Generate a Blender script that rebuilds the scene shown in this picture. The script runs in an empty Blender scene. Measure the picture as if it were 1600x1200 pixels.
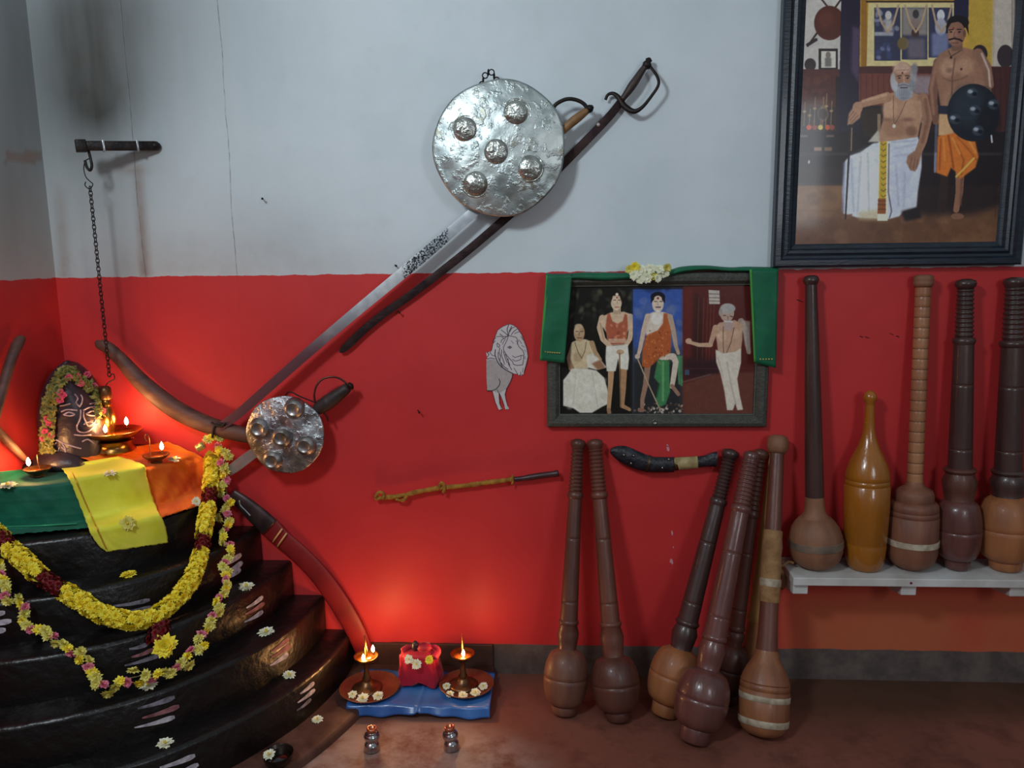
import bpy, math, random
import numpy as np
from mathutils import Vector, Matrix
from mathutils.bvhtree import BVHTree
random.seed(7)
sc = bpy.context.scene
COL = sc.collection
PI = math.pi

# ------------------------------------------------------------------ camera model (metres; back wall is y=0)
F, PITCH, YAW, ROLL, CH, D = 1237.187, 0.1655, 0.0591, -0.0132, 1.3647, 2.4
CAM = Vector((0, -D, CH))
cy, sy, cp, sp = math.cos(YAW), math.sin(YAW), math.cos(PITCH), math.sin(PITCH)
FW = Vector((-sy*cp, cy*cp, -sp)); _r = Vector((cy, sy, 0)); _u = _r.cross(FW)
c_, s_ = math.cos(ROLL), math.sin(ROLL)
RT = _r*c_ + _u*s_; UP = _u*c_ - _r*s_
def ray(u, v): return FW + RT*((u-800)/F) - UP*((v-600)/F)
def at(u, v, y=0.0):
    d = ray(u, v); return CAM + d*((y-CAM.y)/d.y)
def atz(u, v, z=0.0):
    d = ray(u, v); return CAM + d*((z-CAM.z)/d.z)
def atx(u, v, x):
    d = ray(u, v); return CAM + d*((x-CAM.x)/d.x)
def proj(P):
    d = Vector(P)-CAM; z = d.dot(FW); return (800+F*d.dot(RT)/z, 600-F*d.dot(UP)/z)
def pxm(P): return (Vector(P)-CAM).dot(FW)/F          # metres per pixel at P

X0 = -1.56                                             # left wall
ZB, ZF = 1.3035, 0.1038                                # paint lines on the wall
TIERS = [(0.147, .881), (0.266, .794), (0.385, .693), (0.5, .594), (0.62, .494), (0.74, .394)]
TOPR, TOPZ = .25, .772
def plat_R(z):
    if z <= 0.027: return 1.0
    for zt, r in TIERS:
        if z <= zt: return r
    return TOPR if z <= TOPZ else -9
def inside(P, off):
    r = math.hypot(P.x-X0, P.y)
    if r < plat_R(P.z)+off: return True
    if r < plat_R(P.z-off)+off: return True
    return False
def march(u, v, off=0.002):
    d = ray(u, v).normalized(); t = 1.0
    while t < 3.6:
        P = CAM+d*t
        if P.y > -0.002: return at(u, v, -0.002-off)
        if P.x < X0+0.002: return atx(u, v, X0+0.002+off)
        if P.z < off: return atz(u, v, off)
        if inside(P, off):
            a, b = t-0.01, t
            for _ in range(14):
                m = (a+b)/2
                if inside(CAM+d*m, off): b = m
                else: a = m
            return CAM+d*b
        t += 0.01
    return CAM+d*t
def cone(u, v, off=0.02, ymax=-0.05):
    d = ray(u, v).normalized(); t = 1.0
    def g(P):
        return math.hypot(P.x-X0, P.y) - (.394+(.74-P.z)*(.1/.12)+off)
    while t < 3.6:
        P = CAM+d*t
        if P.y > ymax: return at(u, v, ymax)
        if g(P) < 0: return P
        t += 0.003
    return CAM+d*t

# ------------------------------------------------------------------ object helpers
ORG = {}
def tag(o, label=None, cat=None, group=None, kind=None):
    if label: o['label'] = label
    if cat: o['category'] = cat
    if group: o['group'] = group
    if kind: o['kind'] = kind
    return o
def thing(name, loc, label, cat, group=None, rot=None):
    o = bpy.data.objects.new(name, None); COL.objects.link(o)
    o.empty_display_size = .03
    o.location = loc; ORG[o.name] = Vector(loc)
    if rot is not None:
        o.rotation_mode = 'QUATERNION'; o.rotation_quaternion = rot
    return tag(o, label, cat, group)
def mesh(name, geo, m, parent=None, smooth=True, local=False, loc=None, sharp=None):
    vs, fs = geo
    me = bpy.data.meshes.new(name)
    org = Vector((0, 0, 0))
    if parent is not None and not local: org = ORG[parent.name]
    if parent is None and loc is not None: org = Vector(loc)
    me.from_pydata([tuple(Vector(v)-org) for v in vs], [], fs)
    me.materials.append(m)
    if smooth: me.polygons.foreach_set('use_smooth', [True]*len(me.polygons))
    me.update()
    if smooth and sharp: me.set_sharp_from_angle(angle=math.radians(sharp))
    o = bpy.data.objects.new(name, me); COL.objects.link(o)
    if parent is not None:
        o.parent = parent; ORG[o.name] = ORG[parent.name]
    else:
        if loc is not None: o.location = org
        ORG[o.name] = org
    return o
def join(*gs):
    V, Fc = [], []
    for vs, fs in gs:
        n = len(V); V += list(vs); Fc += [tuple(i+n for i in f) for f in fs]
    return V, Fc
def lathe(prof, n=40, frame=None, cap=True):
    V, Fc = [], []
    for r, z in prof:
        for k in range(n):
            a = 2*PI*k/n; V.append(Vector((r*math.cos(a), r*math.sin(a), z)))
    for i in range(len(prof)-1):
        for k in range(n):
            a, b = i*n+k, i*n+(k+1) % n
            Fc.append((a, b, b+n, a+n))
    if cap:
        Fc.append(tuple(range(n-1, -1, -1))); Fc.append(tuple((len(prof)-1)*n+k for k in range(n)))
    if frame is not None: V = [frame @ v for v in V]
    return V, Fc
def frame_z(P, zdir, xhint=Vector((1, 0, 0))):
    z = Vector(zdir).normalized(); x = (xhint - z*xhint.dot(z))
    if x.length < 1e-4: x = Vector((0, 1, 0)) - z*z.y
    x.normalize(); y = z.cross(x)
    M = Matrix((x, y, z)).transposed().to_4x4(); M.translation = Vector(P); return M
def box(c, s, M=None):
    V = [Vector((c[0]+a*s[0]/2, c[1]+b*s[1]/2, c[2]+d*s[2]/2)) for a in (-1, 1) for b in (-1, 1) for d in (-1, 1)]
    Fc = [(0, 1, 3, 2), (4, 6, 7, 5), (0, 4, 5, 1), (2, 3, 7, 6), (0, 2, 6, 4), (1, 5, 7, 3)]
    if M is not None: V = [M @ v for v in V]
    return V, Fc
def bev(o, w, seg=2):
    md = o.modifiers.new('bevel', 'BEVEL'); md.width = w; md.segments = seg; md.limit_method = 'ANGLE'; return o
def smooth_path(P, n=6):
    P = [Vector(p) for p in P]; out = []
    for i in range(len(P)-1):
        a = P[max(i-1, 0)]; b = P[i]; c = P[i+1]; d = P[min(i+2, len(P)-1)]
        for k in range(n):
            t = k/n
            out.append(.5*((2*b)+(c-a)*t+(2*a-5*b+4*c-d)*t*t+(3*b-a-3*c+d)*t**3))
    out.append(P[-1]); return out
def tube(P, r, n=10, flat=1.0, up=Vector((0, -1, 0))):
    P = [Vector(p) for p in P]; V, Fc = [], []; m = len(P)
    for i, p in enumerate(P):
        t = (P[min(i+1, m-1)]-P[max(i-1, 0)]).normalized()
        x = up.cross(t)
        if x.length < 1e-3: x = Vector((1, 0, 0)).cross(t)
        x.normalize(); y = t.cross(x)
        rr = r[i] if isinstance(r, (list, tuple)) else (r(i/(m-1)) if callable(r) else r)
        for k in range(n):
            a = 2*PI*k/n; V.append(p+x*(rr*math.cos(a))+y*(rr*flat*math.sin(a)))
    for i in range(m-1):
        for k in range(n):
            a, b = i*n+k, i*n+(k+1) % n
            Fc.append((a, b, b+n, a+n))
    Fc.append(tuple(range(n-1, -1, -1))); Fc.append(tuple((m-1)*n+k for k in range(n)))
    return V, Fc
def ring(c, R, r, ax, n=20, m=6, a0=0, a1=2*PI):
    M = frame_z(c, ax)
    P = [M @ Vector((R*math.cos(a0+(a1-a0)*i/n), R*math.sin(a0+(a1-a0)*i/n), 0)) for i in range(n+1)]
    return tube(P, r, m, up=Vector(ax))
def strip(pts, y, th, n=6, ridge=.5):
    """blade along pixel centre line: pts (u, v, half width px); y = plane of its mid thickness"""
    C = smooth_path([Vector((p[0], p[1], p[2])) for p in pts], n)
    V, Fc = [], []
    m = len(C)
    for i, p in enumerate(C):
        t = Vector((C[min(i+1, m-1)].x-C[max(i-1, 0)].x, C[min(i+1, m-1)].y-C[max(i-1, 0)].y)).normalized()
        nx, ny = -t.y, t.x
        yy = y[0]+(y[1]-y[0])*i/(m-1) if isinstance(y, (tuple, list)) else y
        a = at(p.x+nx*p.z, p.y+ny*p.z, yy); b = at(p.x-nx*p.z, p.y-ny*p.z, yy); c = at(p.x, p.y, yy)
        o = Vector((0, th/2, 0)); e = Vector((0, th/2*ridge, 0))
        V += [a-e, c-o, b-e, b+e, c+o, a+e]
    for i in range(m-1):
        for k in range(6):
            p_, q_ = i*6+k, i*6+(k+1) % 6
            Fc.append((p_, q_, q_+6, p_+6))
    Fc.append((5, 4, 3, 2, 1, 0)); Fc.append(tuple((m-1)*6+k for k in range(6)))
    return V, Fc

# ------------------------------------------------------------------ materials
def lin(c): 
    c = c/255.0
    return c/12.92 if c <= .04045 else ((c+.055)/1.055)**2.4
def rgb(r, g, b, k=1.0): return (min(lin(r)*k, 1), min(lin(g)*k, 1), min(lin(b)*k, 1), 1)
def newmat(name):
    m = bpy.data.materials.new(name); m.use_nodes = True
    nt = m.node_tree; b = nt.nodes['Principled BSDF']; return m, nt, b
def mat(name, col, rough=.5, metal=0, col2=None, nscale=8, stretch=(1, 1, 1), bump=0, bscale=30, coat=0, spec=.5, sheen=0,
        wave=None, n0=.35, n1=.65, detail=5, trans=0):
    m, nt, b = newmat(name); N = nt.nodes; L = nt.links
    b.inputs['Base Color'].default_value = col; b.inputs['Roughness'].default_value = rough
    b.inputs['Metallic'].default_value = metal; b.inputs['Coat Weight'].default_value = coat
    b.inputs['Coat Roughness'].default_value = .12
    b.inputs['Specular IOR Level'].default_value = spec; b.inputs['Sheen Weight'].default_value = sheen
    tc = N.new('ShaderNodeTexCoord'); mp = N.new('ShaderNodeMapping'); L.new(tc.outputs['Object'], mp.inputs[0])
    mp.inputs['Scale'].default_value = stretch
    if col2:
        nz = N.new('ShaderNodeTexNoise'); nz.inputs['Scale'].default_value = nscale; nz.inputs['Detail'].default_value = detail
        L.new(mp.outputs[0], nz.inputs['Vector'])
        cr = N.new('ShaderNodeValToRGB'); cr.color_ramp.elements[0].color = col; cr.color_ramp.elements[1].color = col2
        cr.color_ramp.elements[0].position = n0; cr.color_ramp.elements[1].position = n1
        L.new(nz.outputs['Fac'], cr.inputs[0]); L.new(cr.outputs[0], b.inputs['Base Color'])
    if bump:
        nb = N.new('ShaderNodeTexNoise'); nb.inputs['Scale'].default_value = bscale; nb.inputs['Detail'].default_value = 4
        L.new(mp.outputs[0], nb.inputs['Vector'])
        bp = N.new('ShaderNodeBump'); bp.inputs['Strength'].default_value = bump; bp.inputs['Distance'].default_value = .01
        L.new(nb.outputs['Fac'], bp.inputs['Height']); L.new(bp.outputs[0], b.inputs['Normal'])
    return m
def emis(name, col, s):
    m, nt, b = newmat(name); b.inputs['Base Color'].default_value = col
    b.inputs['Emission Color'].default_value = col; b.inputs['Emission Strength'].default_value = s; return m

# ---- wall shader helpers
class NG:
    def __init__(s, nt): s.N, s.L = nt.nodes, nt.links
    def m(s, op, a, b=None, c=None, clamp=False):
        n = s.N.new('ShaderNodeMath'); n.operation = op; n.use_clamp = clamp
        for i, x in enumerate((a, b, c)):
            if x is None: continue
            if isinstance(x, (int, float)): n.inputs[i].default_value = x
            else: s.L.new(x, n.inputs[i])
        return n.outputs[0]
    def noise(s, vec, sc_, det=5, rough=.55):
        n = s.N.new('ShaderNodeTexNoise'); n.inputs['Scale'].default_value = sc_; n.inputs['Detail'].default_value = det
        n.inputs['Roughness'].default_value = rough; s.L.new(vec, n.inputs['Vector']); return n.outputs['Fac']
    def ss(s, x, a, b):
        n = s.N.new('ShaderNodeMapRange'); n.interpolation_type = 'SMOOTHSTEP'; s.L.new(x, n.inputs[0])
        n.inputs[1].default_value = a; n.inputs[2].default_value = b; return n.outputs[0]
    def mix(s, f, a, b):
        n = s.N.new('ShaderNodeMix'); n.data_type = 'RGBA'
        if isinstance(f, (int, float)): n.inputs[0].default_value = f
        else: s.L.new(f, n.inputs[0])
        for i, x in ((6, a), (7, b)):
            if isinstance(x, tuple): n.inputs[i].default_value = x
            else: s.L.new(x, n.inputs[i])
        return n.outputs[2]
    def map(s, vec, scale):
        n = s.N.new('ShaderNodeMapping'); n.inputs['Scale'].default_value = scale; s.L.new(vec, n.inputs[0]); return n.outputs[0]

def wall_mat(name, left=False):
    m, nt, b = newmat(name); g = NG(nt); N = nt.nodes; L = nt.links
    geo = N.new('ShaderNodeNewGeometry'); pos = geo.outputs['Position']
    sx = N.new('ShaderNodeSeparateXYZ'); L.new(pos, sx.inputs[0]); X, Y, Z = sx.outputs
    at_ = N.new('ShaderNodeAttribute'); at_.attribute_name = 'paint'
    sp_ = N.new('ShaderNodeSeparateColor'); L.new(at_.outputs['Color'], sp_.inputs[0]); SOOT, BROWN, DIRT = sp_.outputs
    n1 = g.noise(pos, 3, 6); n2 = g.noise(pos, 14, 6, .65); n3 = g.noise(pos, 60, 4, .7)
    nst = g.noise(g.map(pos, (5, 5, .7)), 3, 5)
    # white plaster
    white = g.mix(g.ss(n1, .3, .7), rgb(208, 220, 226), rgb(220, 230, 236))
    white = g.mix(g.m('MULTIPLY', g.ss(n2, .5, .8), .14), white, rgb(178, 184, 184))
    soot = g.m('MULTIPLY', SOOT, g.m('ADD', .72, g.m('MULTIPLY', g.m('ADD', g.m('MULTIPLY', nst, .4), g.m('MULTIPLY', n1, .4)), .6)), clamp=True)
    white = g.mix(soot, white, rgb(62, 62, 58))
    bfac = g.m('MULTIPLY', BROWN, g.m('ADD', .4, g.m('MULTIPLY', n2, 1.0)), clamp=True)
    white = g.mix(bfac, white, rgb(140, 124, 116))
    sp2 = g.m('GREATER_THAN', n3, .735)
    white = g.mix(g.m('MULTIPLY', sp2, .35), white, rgb(120, 122, 122))
    # red paint
    red = g.mix(g.ss(n1, .3, .7), rgb(200, 50, 52), rgb(210, 56, 57))
    red = g.mix(g.m('MULTIPLY', g.ss(n2, .55, .8), .25), red, rgb(176, 34, 36))
    red = g.mix(g.m('MULTIPLY', DIRT, g.ss(n1, .1, .6)), red, rgb(196, 104, 70))
    red = g.mix(g.m('MULTIPLY', soot, .6), red, rgb(84, 22, 26))
    edge = g.m('ADD', Z, g.m('MULTIPLY', g.m('SUBTRACT', g.noise(pos, 22, 3), .5), .012))
    col = g.mix(g.ss(edge, ZB-.0008, ZB+.0008), red, white)
    grey = g.mix(g.ss(n2, .3, .7), rgb(84, 74, 72), rgb(112, 100, 94))
    grey = g.mix(g.ss(X, -.05, -.35), grey, rgb(72, 46, 36)) if not left else grey
    edge2 = g.m('ADD', Z, g.m('MULTIPLY', g.m('SUBTRACT', g.noise(pos, 9, 4), .5), .014))
    col = g.mix(g.ss(edge2, ZF-.0015, ZF+.0015), grey, col)
    height = g.m('ADD', g.m('MULTIPLY', n2, .5), g.m('MULTIPLY', n3, .12))
    if not left:
        # plaster seams running down the wall: thin, wandering
        for xc, w, dk, ztop in ((-.983, .0016, .55, ZB), (-1.2735, .0018, .45, ZB)):
            wob = g.m('MULTIPLY', g.m('SUBTRACT', g.noise(pos, 5, 3), .5), .02)
            d = g.m('ABSOLUTE', g.m('SUBTRACT', g.m('ADD', X, wob), xc))
            brk = g.ss(g.noise(pos, 30, 3), .35, .6)
            f = g.m('MULTIPLY', g.m('SUBTRACT', 1.0, g.ss(d, w*.4, w*1.4)), g.m('ADD', .3, g.m('MULTIPLY', brk, .7)))
            f = g.m('MULTIPLY', f, g.m('ADD', .15, g.m('MULTIPLY', g.ss(Z, ZB-.01, ZB+.01), .85)))
            col = g.mix(g.m('MULTIPLY', f, dk), col, rgb(70, 60, 54))
            height = g.m('SUBTRACT', height, g.m('MULTIPLY', f, .8))
    L.new(col, b.inputs['Base Color'])
    bp = N.new('ShaderNodeBump'); bp.inputs['Strength'].default_value = .22; bp.inputs['Distance'].default_value = .006
    L.new(height, bp.inputs['Height']); L.new(bp.outputs[0], b.inputs['Normal'])
    b.inputs['Roughness'].default_value = .5
    b.inputs['Specular IOR Level'].default_value = .35
    return m
def grid_wall(name, A, U, V, nu, nv, m, fn):
    vs = [A+U*(i/nu)+V*(j/nv) for j in range(nv+1) for i in range(nu+1)]
    fs = [(j*(nu+1)+i, j*(nu+1)+i+1, (j+1)*(nu+1)+i+1, (j+1)*(nu+1)+i) for j in range(nv) for i in range(nu)]
    o = mesh(name, (vs, fs), m, smooth=False); o['kind'] = 'structure'
    ca = o.data.color_attributes.new('paint', 'FLOAT_COLOR', 'POINT')
    arr = np.array([list(fn(v))+[1.0] for v in vs], dtype=np.float32).ravel(); ca.data.foreach_set('color', arr)
    return o
def gs(u, v, cu, cv, su, sv): return math.exp(-((u-cu)/su)**2-((v-cv)/sv)**2)
def sst(x, a, b):
    t = min(max((x-a)/(b-a), 0), 1); return t*t*(3-2*t)
def wall_paint(P):
    u, v = proj(P)
    s = .30*gs(u, v, 118, 50, 100, 170)+.26*gs(u, v, 165, 165, 60, 60)+.52*gs(u, v, 180, 0, 190, 250)+.12*gs(u, v, 420, 20, 200, 160)+.30*gs(u, v, 90, 240, 150, 240)+.07*(1-sst(u, 300, 700))
    s += .10*gs(u, v, 175, 330, 60, 60)+.12*gs(u, v, 420, 350, 90, 60)
    s += .30*gs(u, v, 190, 480, 36, 110)+.15*gs(u, v, 720, 900, 28, 70)+.15*gs(u, v, 590, 930, 26, 60)
    br = 0
    for (c0, v0, v1, w, k) in ((216, 270, 432, 8, .8), (92, 300, 432, 10, .5)):
        cc = c0+(v-v0)*.07
        br += k*math.exp(-((u-cc)/w)**2)*sst(v, v0-30, v0+20)*(1-sst(v, v1, v1+4))
    br += .6*gs(u, v, 205, 265, 26, 9)+.35*gs(u, v, 330, 420, 330, 55)+.10*gs(u, v, 150, 60, 90, 100)
    d = 1.0*sst(u, 1150, 1300)*sst(v, 880, 960)
    return (min(s, 1), min(br, 1), d)
def left_paint(P):
    u, v = proj(P) if (Vector(P)-CAM).dot(FW) > .3 else (-900, 300)
    s = .42*gs(u, v, 40, 120, 90, 300)+.25+.15*gs(u, v, 0, 330, 60, 100)
    br = .35*gs(u, v, 30, 400, 90, 90)
    if 8 < u < 66 and 236 < v < 254 : br += .9
    return (min(s, 1), min(br, 1), 0)

WALL = wall_mat('painted_plaster'); WALLL = wall_mat('painted_plaster_left', True)
grid_wall('wall_back', Vector((X0, 0, 0)), Vector((3.6, 0, 0)), Vector((0, 0, 2.7)), 260, 200, WALL, wall_paint)
grid_wall('wall_left', Vector((X0, -2.6, 0)), Vector((0, 2.6, 0)), Vector((0, 0, 2.7)), 260, 200, WALLL, left_paint)
CHIP = mat('bare_plaster_chip', rgb(214, 150, 160), .8); SCR = mat('dark_scratch', rgb(96, 16, 20), .8)
wb_ = bpy.data.objects['wall_back']; rc = random.Random(8)
for (u, v, a, b_, m_) in ((1044,701,2.5,5.5,CHIP),(1043,696,2,2,CHIP),(1050,833,1.5,4,CHIP),(1052,855,1,2,CHIP),(1049,877,3,5,CHIP),(1346,526,3.5,1,SCR),(1355,527,5,1,SCR),(1393,522,4,1,SCR),(1403,526,4,1.2,SCR),(1250,470,6,1,SCR)):
    n_ = 9; V_ = [at(u, v, -.0009)]+[at(u+a*math.cos(2*PI*i/n_)*rc.uniform(.6, 1.2)+(b_ if m_ is CHIP else 0)*.15*math.sin(2*PI*i/n_), v+b_*math.sin(2*PI*i/n_)*rc.uniform(.6, 1.2)+(.35*a*math.cos(2*PI*i/n_) if m_ is SCR else 0), -.0009) for i in range(n_)]
    mesh('paint_chip', (V_, [(0, 1+(i+1) % n_, 1+i) for i in range(n_)]), m_, wb_, smooth=False)
# floor
def floor_mat():
    m, nt, b = newmat('red_oxide_floor'); g = NG(nt); N = nt.nodes; L = nt.links
    geo = N.new('ShaderNodeNewGeometry'); pos = geo.outputs['Position']
    sx = N.new('ShaderNodeSeparateXYZ'); L.new(pos, sx.inputs[0]); X, Y, Z = sx.outputs
    n1 = g.noise(pos, 2.2, 5); n2 = g.noise(pos, 9, 7, .7); n3 = g.noise(pos, 45, 5, .7)
    c = g.mix(g.ss(n1, .35, .65), rgb(112, 68, 54), rgb(132, 80, 66))
    c = g.mix(g.m('MULTIPLY', g.ss(n2, .45, .7), .6), c, rgb(80, 44, 34))
    # ash-grey worn patch in front of the two floor lamps
    dx = g.m('DIVIDE', g.m('SUBTRACT', X, -.42), .42); dy = g.m('DIVIDE', g.m('SUBTRACT', Y, -.50), .24)
    rr = g.m('ADD', g.m('MULTIPLY', dx, dx), g.m('MULTIPLY', dy, dy))
    pt = g.m('MULTIPLY', g.m('SUBTRACT', 1.0, g.ss(rr, .25, 1.3)), g.ss(n2, .32, .62))
    c = g.mix(g.m('MULTIPLY', pt, .8), c, rgb(176, 150, 138))
    sp2 = g.m('MULTIPLY', g.m('GREATER_THAN', n3, .70), g.m('MULTIPLY', pt, .5))
    c = g.mix(sp2, c, rgb(80, 70, 60))
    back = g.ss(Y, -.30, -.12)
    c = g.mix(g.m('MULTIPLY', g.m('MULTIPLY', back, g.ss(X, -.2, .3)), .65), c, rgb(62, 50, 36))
    L.new(c, b.inputs['Base Color']); b.inputs['Roughness'].default_value = .55
    bp = N.new('ShaderNodeBump'); bp.inputs['Strength'].default_value = .3; bp.inputs['Distance'].default_value = .005
    L.new(g.m('ADD', n2, g.m('MULTIPLY', n3, .3)), bp.inputs['Height']); L.new(bp.outputs[0], b.inputs['Normal'])
    return m
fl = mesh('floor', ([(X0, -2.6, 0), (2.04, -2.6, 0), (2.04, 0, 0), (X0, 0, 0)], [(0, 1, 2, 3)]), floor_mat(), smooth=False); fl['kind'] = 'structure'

# ------------------------------------------------------------------ stepped corner altar
BLACK = mat('black_gloss_paint', rgb(10, 8, 8), .36, 0, rgb(20, 16, 15), 6, bump=.5, bscale=26, coat=.06)
PLINTH = mat('worn_brown_plinth', rgb(62, 38, 32), .55, 0, rgb(98, 66, 56), 12, bump=.3, bscale=30)
ASH = mat('ash_white', rgb(222, 216, 226), .8, 0, rgb(160, 155, 165), 60)
ASHD = mat('ash_faded', rgb(150, 146, 160), .7, 0, rgb(90, 86, 96), 60)
ASHR = mat('ash_reddish', rgb(176, 120, 124), .7, 0, rgb(120, 74, 76), 60)
altar = thing('stepped_altar', (X0, 0, 0), 'black stepped quarter-round corner altar with white ash stripes on its steps', 'altar')
def quarter(r0, r1, z0, z1, n=64, wob=0.0010):
    V, Fc = [], []
    prof = [(r0, z1), (r1-.012, z1), (r1-.004, z1-.003), (r1, z1-.011), (r1+.001, z0)]
    m = len(prof)
    for i in range(n+1):
        a = PI/2*i/n
        w = wob*(math.sin(a*9+z1*40)+.6*math.sin(a*23+z1*77))
        for j, (r, z) in enumerate(prof):
            rr = r+(w if j else 0)
            V.append(Vector((X0+.0005+rr*math.cos(a), -.0005-rr*math.sin(a), z+(w*.5 if 0 < j < 4 else 0))))
    for i in range(n):
        for j in range(m-1):
            Fc.append((i*m+j, i*m+j+1, (i+1)*m+j+1, (i+1)*m+j))
    return V, [tuple(reversed(f)) for f in Fc]
mesh('plinth', quarter(.85, 1.0, 0, .027), PLINTH, altar, sharp=50)
prev = .027
for k, (zt, r) in enumerate(TIERS):
    inner = (TIERS[k+1][1]-.03) if k+1 < len(TIERS) else 0.0
    mesh('step', quarter(max(inner, .0), r, prev-.004, zt), BLACK, altar, sharp=50); prev = zt
mesh('top_step', quarter(0, TOPR, .735, TOPZ), BLACK, altar, sharp=50)
def stroke_geo(p0, p1, w0, w1, off=.0034, hit=march, n=10):
    V = []; du, dv = p1[0]-p0[0], p1[1]-p0[1]; l = math.hypot(du, dv); nx, ny = -dv/l, du/l
    for i in range(n+1):
        t = i/n; w = w0+(w1-w0)*t
        if i == 0: w *= .45
        if i == 1: w *= .85
        u, v = p0[0]+du*t, p0[1]+dv*t+1.5*math.sin(PI*t)
        V += [hit(u+nx*w, v+ny*w, off), hit(u-nx*w, v-ny*w, off)]
    return V, [(2*i, 2*i+1, 2*i+3, 2*i+2) for i in range(n)]
MARKS = [
 ((234,937),(177,947),4,1.5,1),((238,948),(185,957),4,1.5,1),((229,960),(185,967),4,1.5,1),
 ((231,1006),(202,1014),4,1.5,1),((240,1014),(205,1027),4,1.5,2),((252,1022),(195,1040),4.5,1.2,1),
 ((273,1089),(215,1107),5,1.5,1),((280,1103),(222,1122),5,1.5,2),((273,1120),(210,1137),5,1,0),
 ((305,1180),(250,1200),5,2,0),((310,1194),(262,1215),5,2,0),
 ((8,957),(-30,960),4.5,3,0),((18,970),(-35,975),5,3,0),((9,984),(-30,986),5,3,0),
 ((377,866),(345,885),4.5,2,0),((379,878),(350,897),4.5,2,0),((376,889),(350,905),4.5,1.5,0),
 ((411,932),(385,950),3.8,1.2,0),((413,942),(383,960),3.8,1.2,2),((411,955),(382,972),4,.8,0),
 ((451,998),(424,1018),4,1.2,2),((454,1008),(424,1027),4.5,1.2,2),((450,1021),(422,1040),4.5,1,0),
 ((491,1066),(469,1084),3.6,1.2,0),((492,1077),(465,1098),3.6,1,0),((486,1092),(464,1110),3,1,1)]
for p0, p1, w0, w1, k in MARKS:
    mesh('ash_stripe', stroke_geo(p0, p1, w0, w1), (ASH, ASHD, ASHR)[k], altar)

# ------------------------------------------------------------------ cloths draped on the altar
def cloth_px(name, rows, m, off, label, cat='cloth', nu=44, nv=44, amp=.0025, fold=9, seed=0, hit=None, th=.0012):
    """rows: list of (left px, right px) from top to bottom"""
    hit = hit or (lambda u, v, o: march(u, v, o))
    rnd = random.Random(seed); ph = [rnd.uniform(0, 6.28) for _ in range(6)]
    Lp = smooth_path([Vector((r[0][0], r[0][1], 0)) for r in rows], 8); Rp = smooth_path([Vector((r[1][0], r[1][1], 0)) for r in rows], 8)
    P = []
    for j in range(nv+1):
        t = j/nv*(len(Lp)-1); i0 = min(int(t), len(Lp)-2); f = t-i0
        a = Lp[i0].lerp(Lp[i0+1], f); b = Rp[i0].lerp(Rp[i0+1], f)
        row = []
        for i in range(nu+1):
            s = i/nu; q = a.lerp(b, s)
            if j == nv or i in (0, nu): q = q+Vector((rnd.uniform(-.6, .6), rnd.uniform(-.8, .8), 0))
            row.append(hit(q.x, q.y, off))
        P.append(row)
    for it in range(2):
        Q = [r[:] for r in P]
        for j in range(1, nv):
            for i in range(1, nu):
                Q[j][i] = P[j][i]*.5+(P[j-1][i]+P[j+1][i]+P[j][i-1]+P[j][i+1])*.125
        P = Q
    V = []
    for j in range(nv+1):
        for i in range(nu+1):
            s, t = i/nu, j/nv
            w = math.sin(s*fold+ph[0]+2*t)+.6*math.sin(t*fold*1.3+ph[1]-s*3)+.5*math.sin((s+t)*fold*1.9+ph[2])+.3*math.sin((s*2.1-t)*fold*2.3+ph[3])
            w = 1.4*abs(w)**.8*(1 if w > 0 else -1)
            n = (CAM-P[j][i]).normalized()
            cr = sum(math.exp(-((t-c)/.014)**2) for c in (.22, .47, .74))+math.exp(-((s-.5)/.012)**2)
            V.append(P[j][i]+n*(amp*(1.2+w)+.0016*cr))
    fs = [(j*(nu+1)+i, j*(nu+1)+i+1, (j+1)*(nu+1)+i+1, (j+1)*(nu+1)+i) for j in range(nv) for i in range(nu)]
    o = mesh(name, (V, fs), m, loc=V[len(V)//2]); 
    md = o.modifiers.new('thickness', 'SOLIDIFY'); md.thickness = th; md.offset = -1
    return tag(o, label, cat)
GREEN = mat('green_cloth', rgb(0, 92, 70), .7, 0, rgb(0, 112, 84), 14, sheen=.1, bump=.15, bscale=60)
ORANGE = mat('orange_cloth', rgb(226, 92, 0), .75, 0, rgb(240, 122, 6), 12, sheen=.1, bump=.15, bscale=60)
YELLOW = mat('yellow_cloth', rgb(226, 226, 50), .7, 0, rgb(240, 236, 84), 12, sheen=.1, bump=.1, bscale=60)
GOLD = mat('gold_thread', rgb(226, 170, 60), .4, .6)
cloth_px('orange_cloth', [((118, 712), (262, 690)), ((150, 724), (312, 712)), ((190, 744), (320, 724)), ((215, 775), (322, 752)), ((225, 800), (318, 772)), ((232, 815), (312, 790))],
         ORANGE, .008, 'orange cloth draped over the altar top right of the yellow cloth', amp=.0045, fold=13, seed=3)
gc = cloth_px('green_cloth', [((-60, 742), (120, 726)), ((-60, 762), (125, 752)), ((-60, 790), (140, 780)), ((-60, 815), (146, 802)), ((-60, 842), (150, 824))],
         GREEN, .009, 'dark green cloth draped over the left side of the altar top', amp=.002, fold=7, seed=5)
yc = cloth_px('yellow_cloth', [((93, 728), (184, 713)), ((104, 742), (224, 727)), ((116, 766), (229, 746)), ((132, 808), (243, 790)), ((146, 842), (258, 822)), ((166, 862), (262, 848))],
         YELLOW, .020, 'yellow cloth laid over the altar edge between green and orange cloths', amp=.0018, fold=6, seed=9)
mesh('gold_border', stroke_geo((113, 738), (166, 858), 1.0, 1.0, .0255, n=20), GOLD, yc)
mesh('pale_border', stroke_geo((-40, 823), (120, 818), .9, .9, .0145, n=20), mat('pale_green_line', rgb(60, 170, 120), .6), gc)

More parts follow.
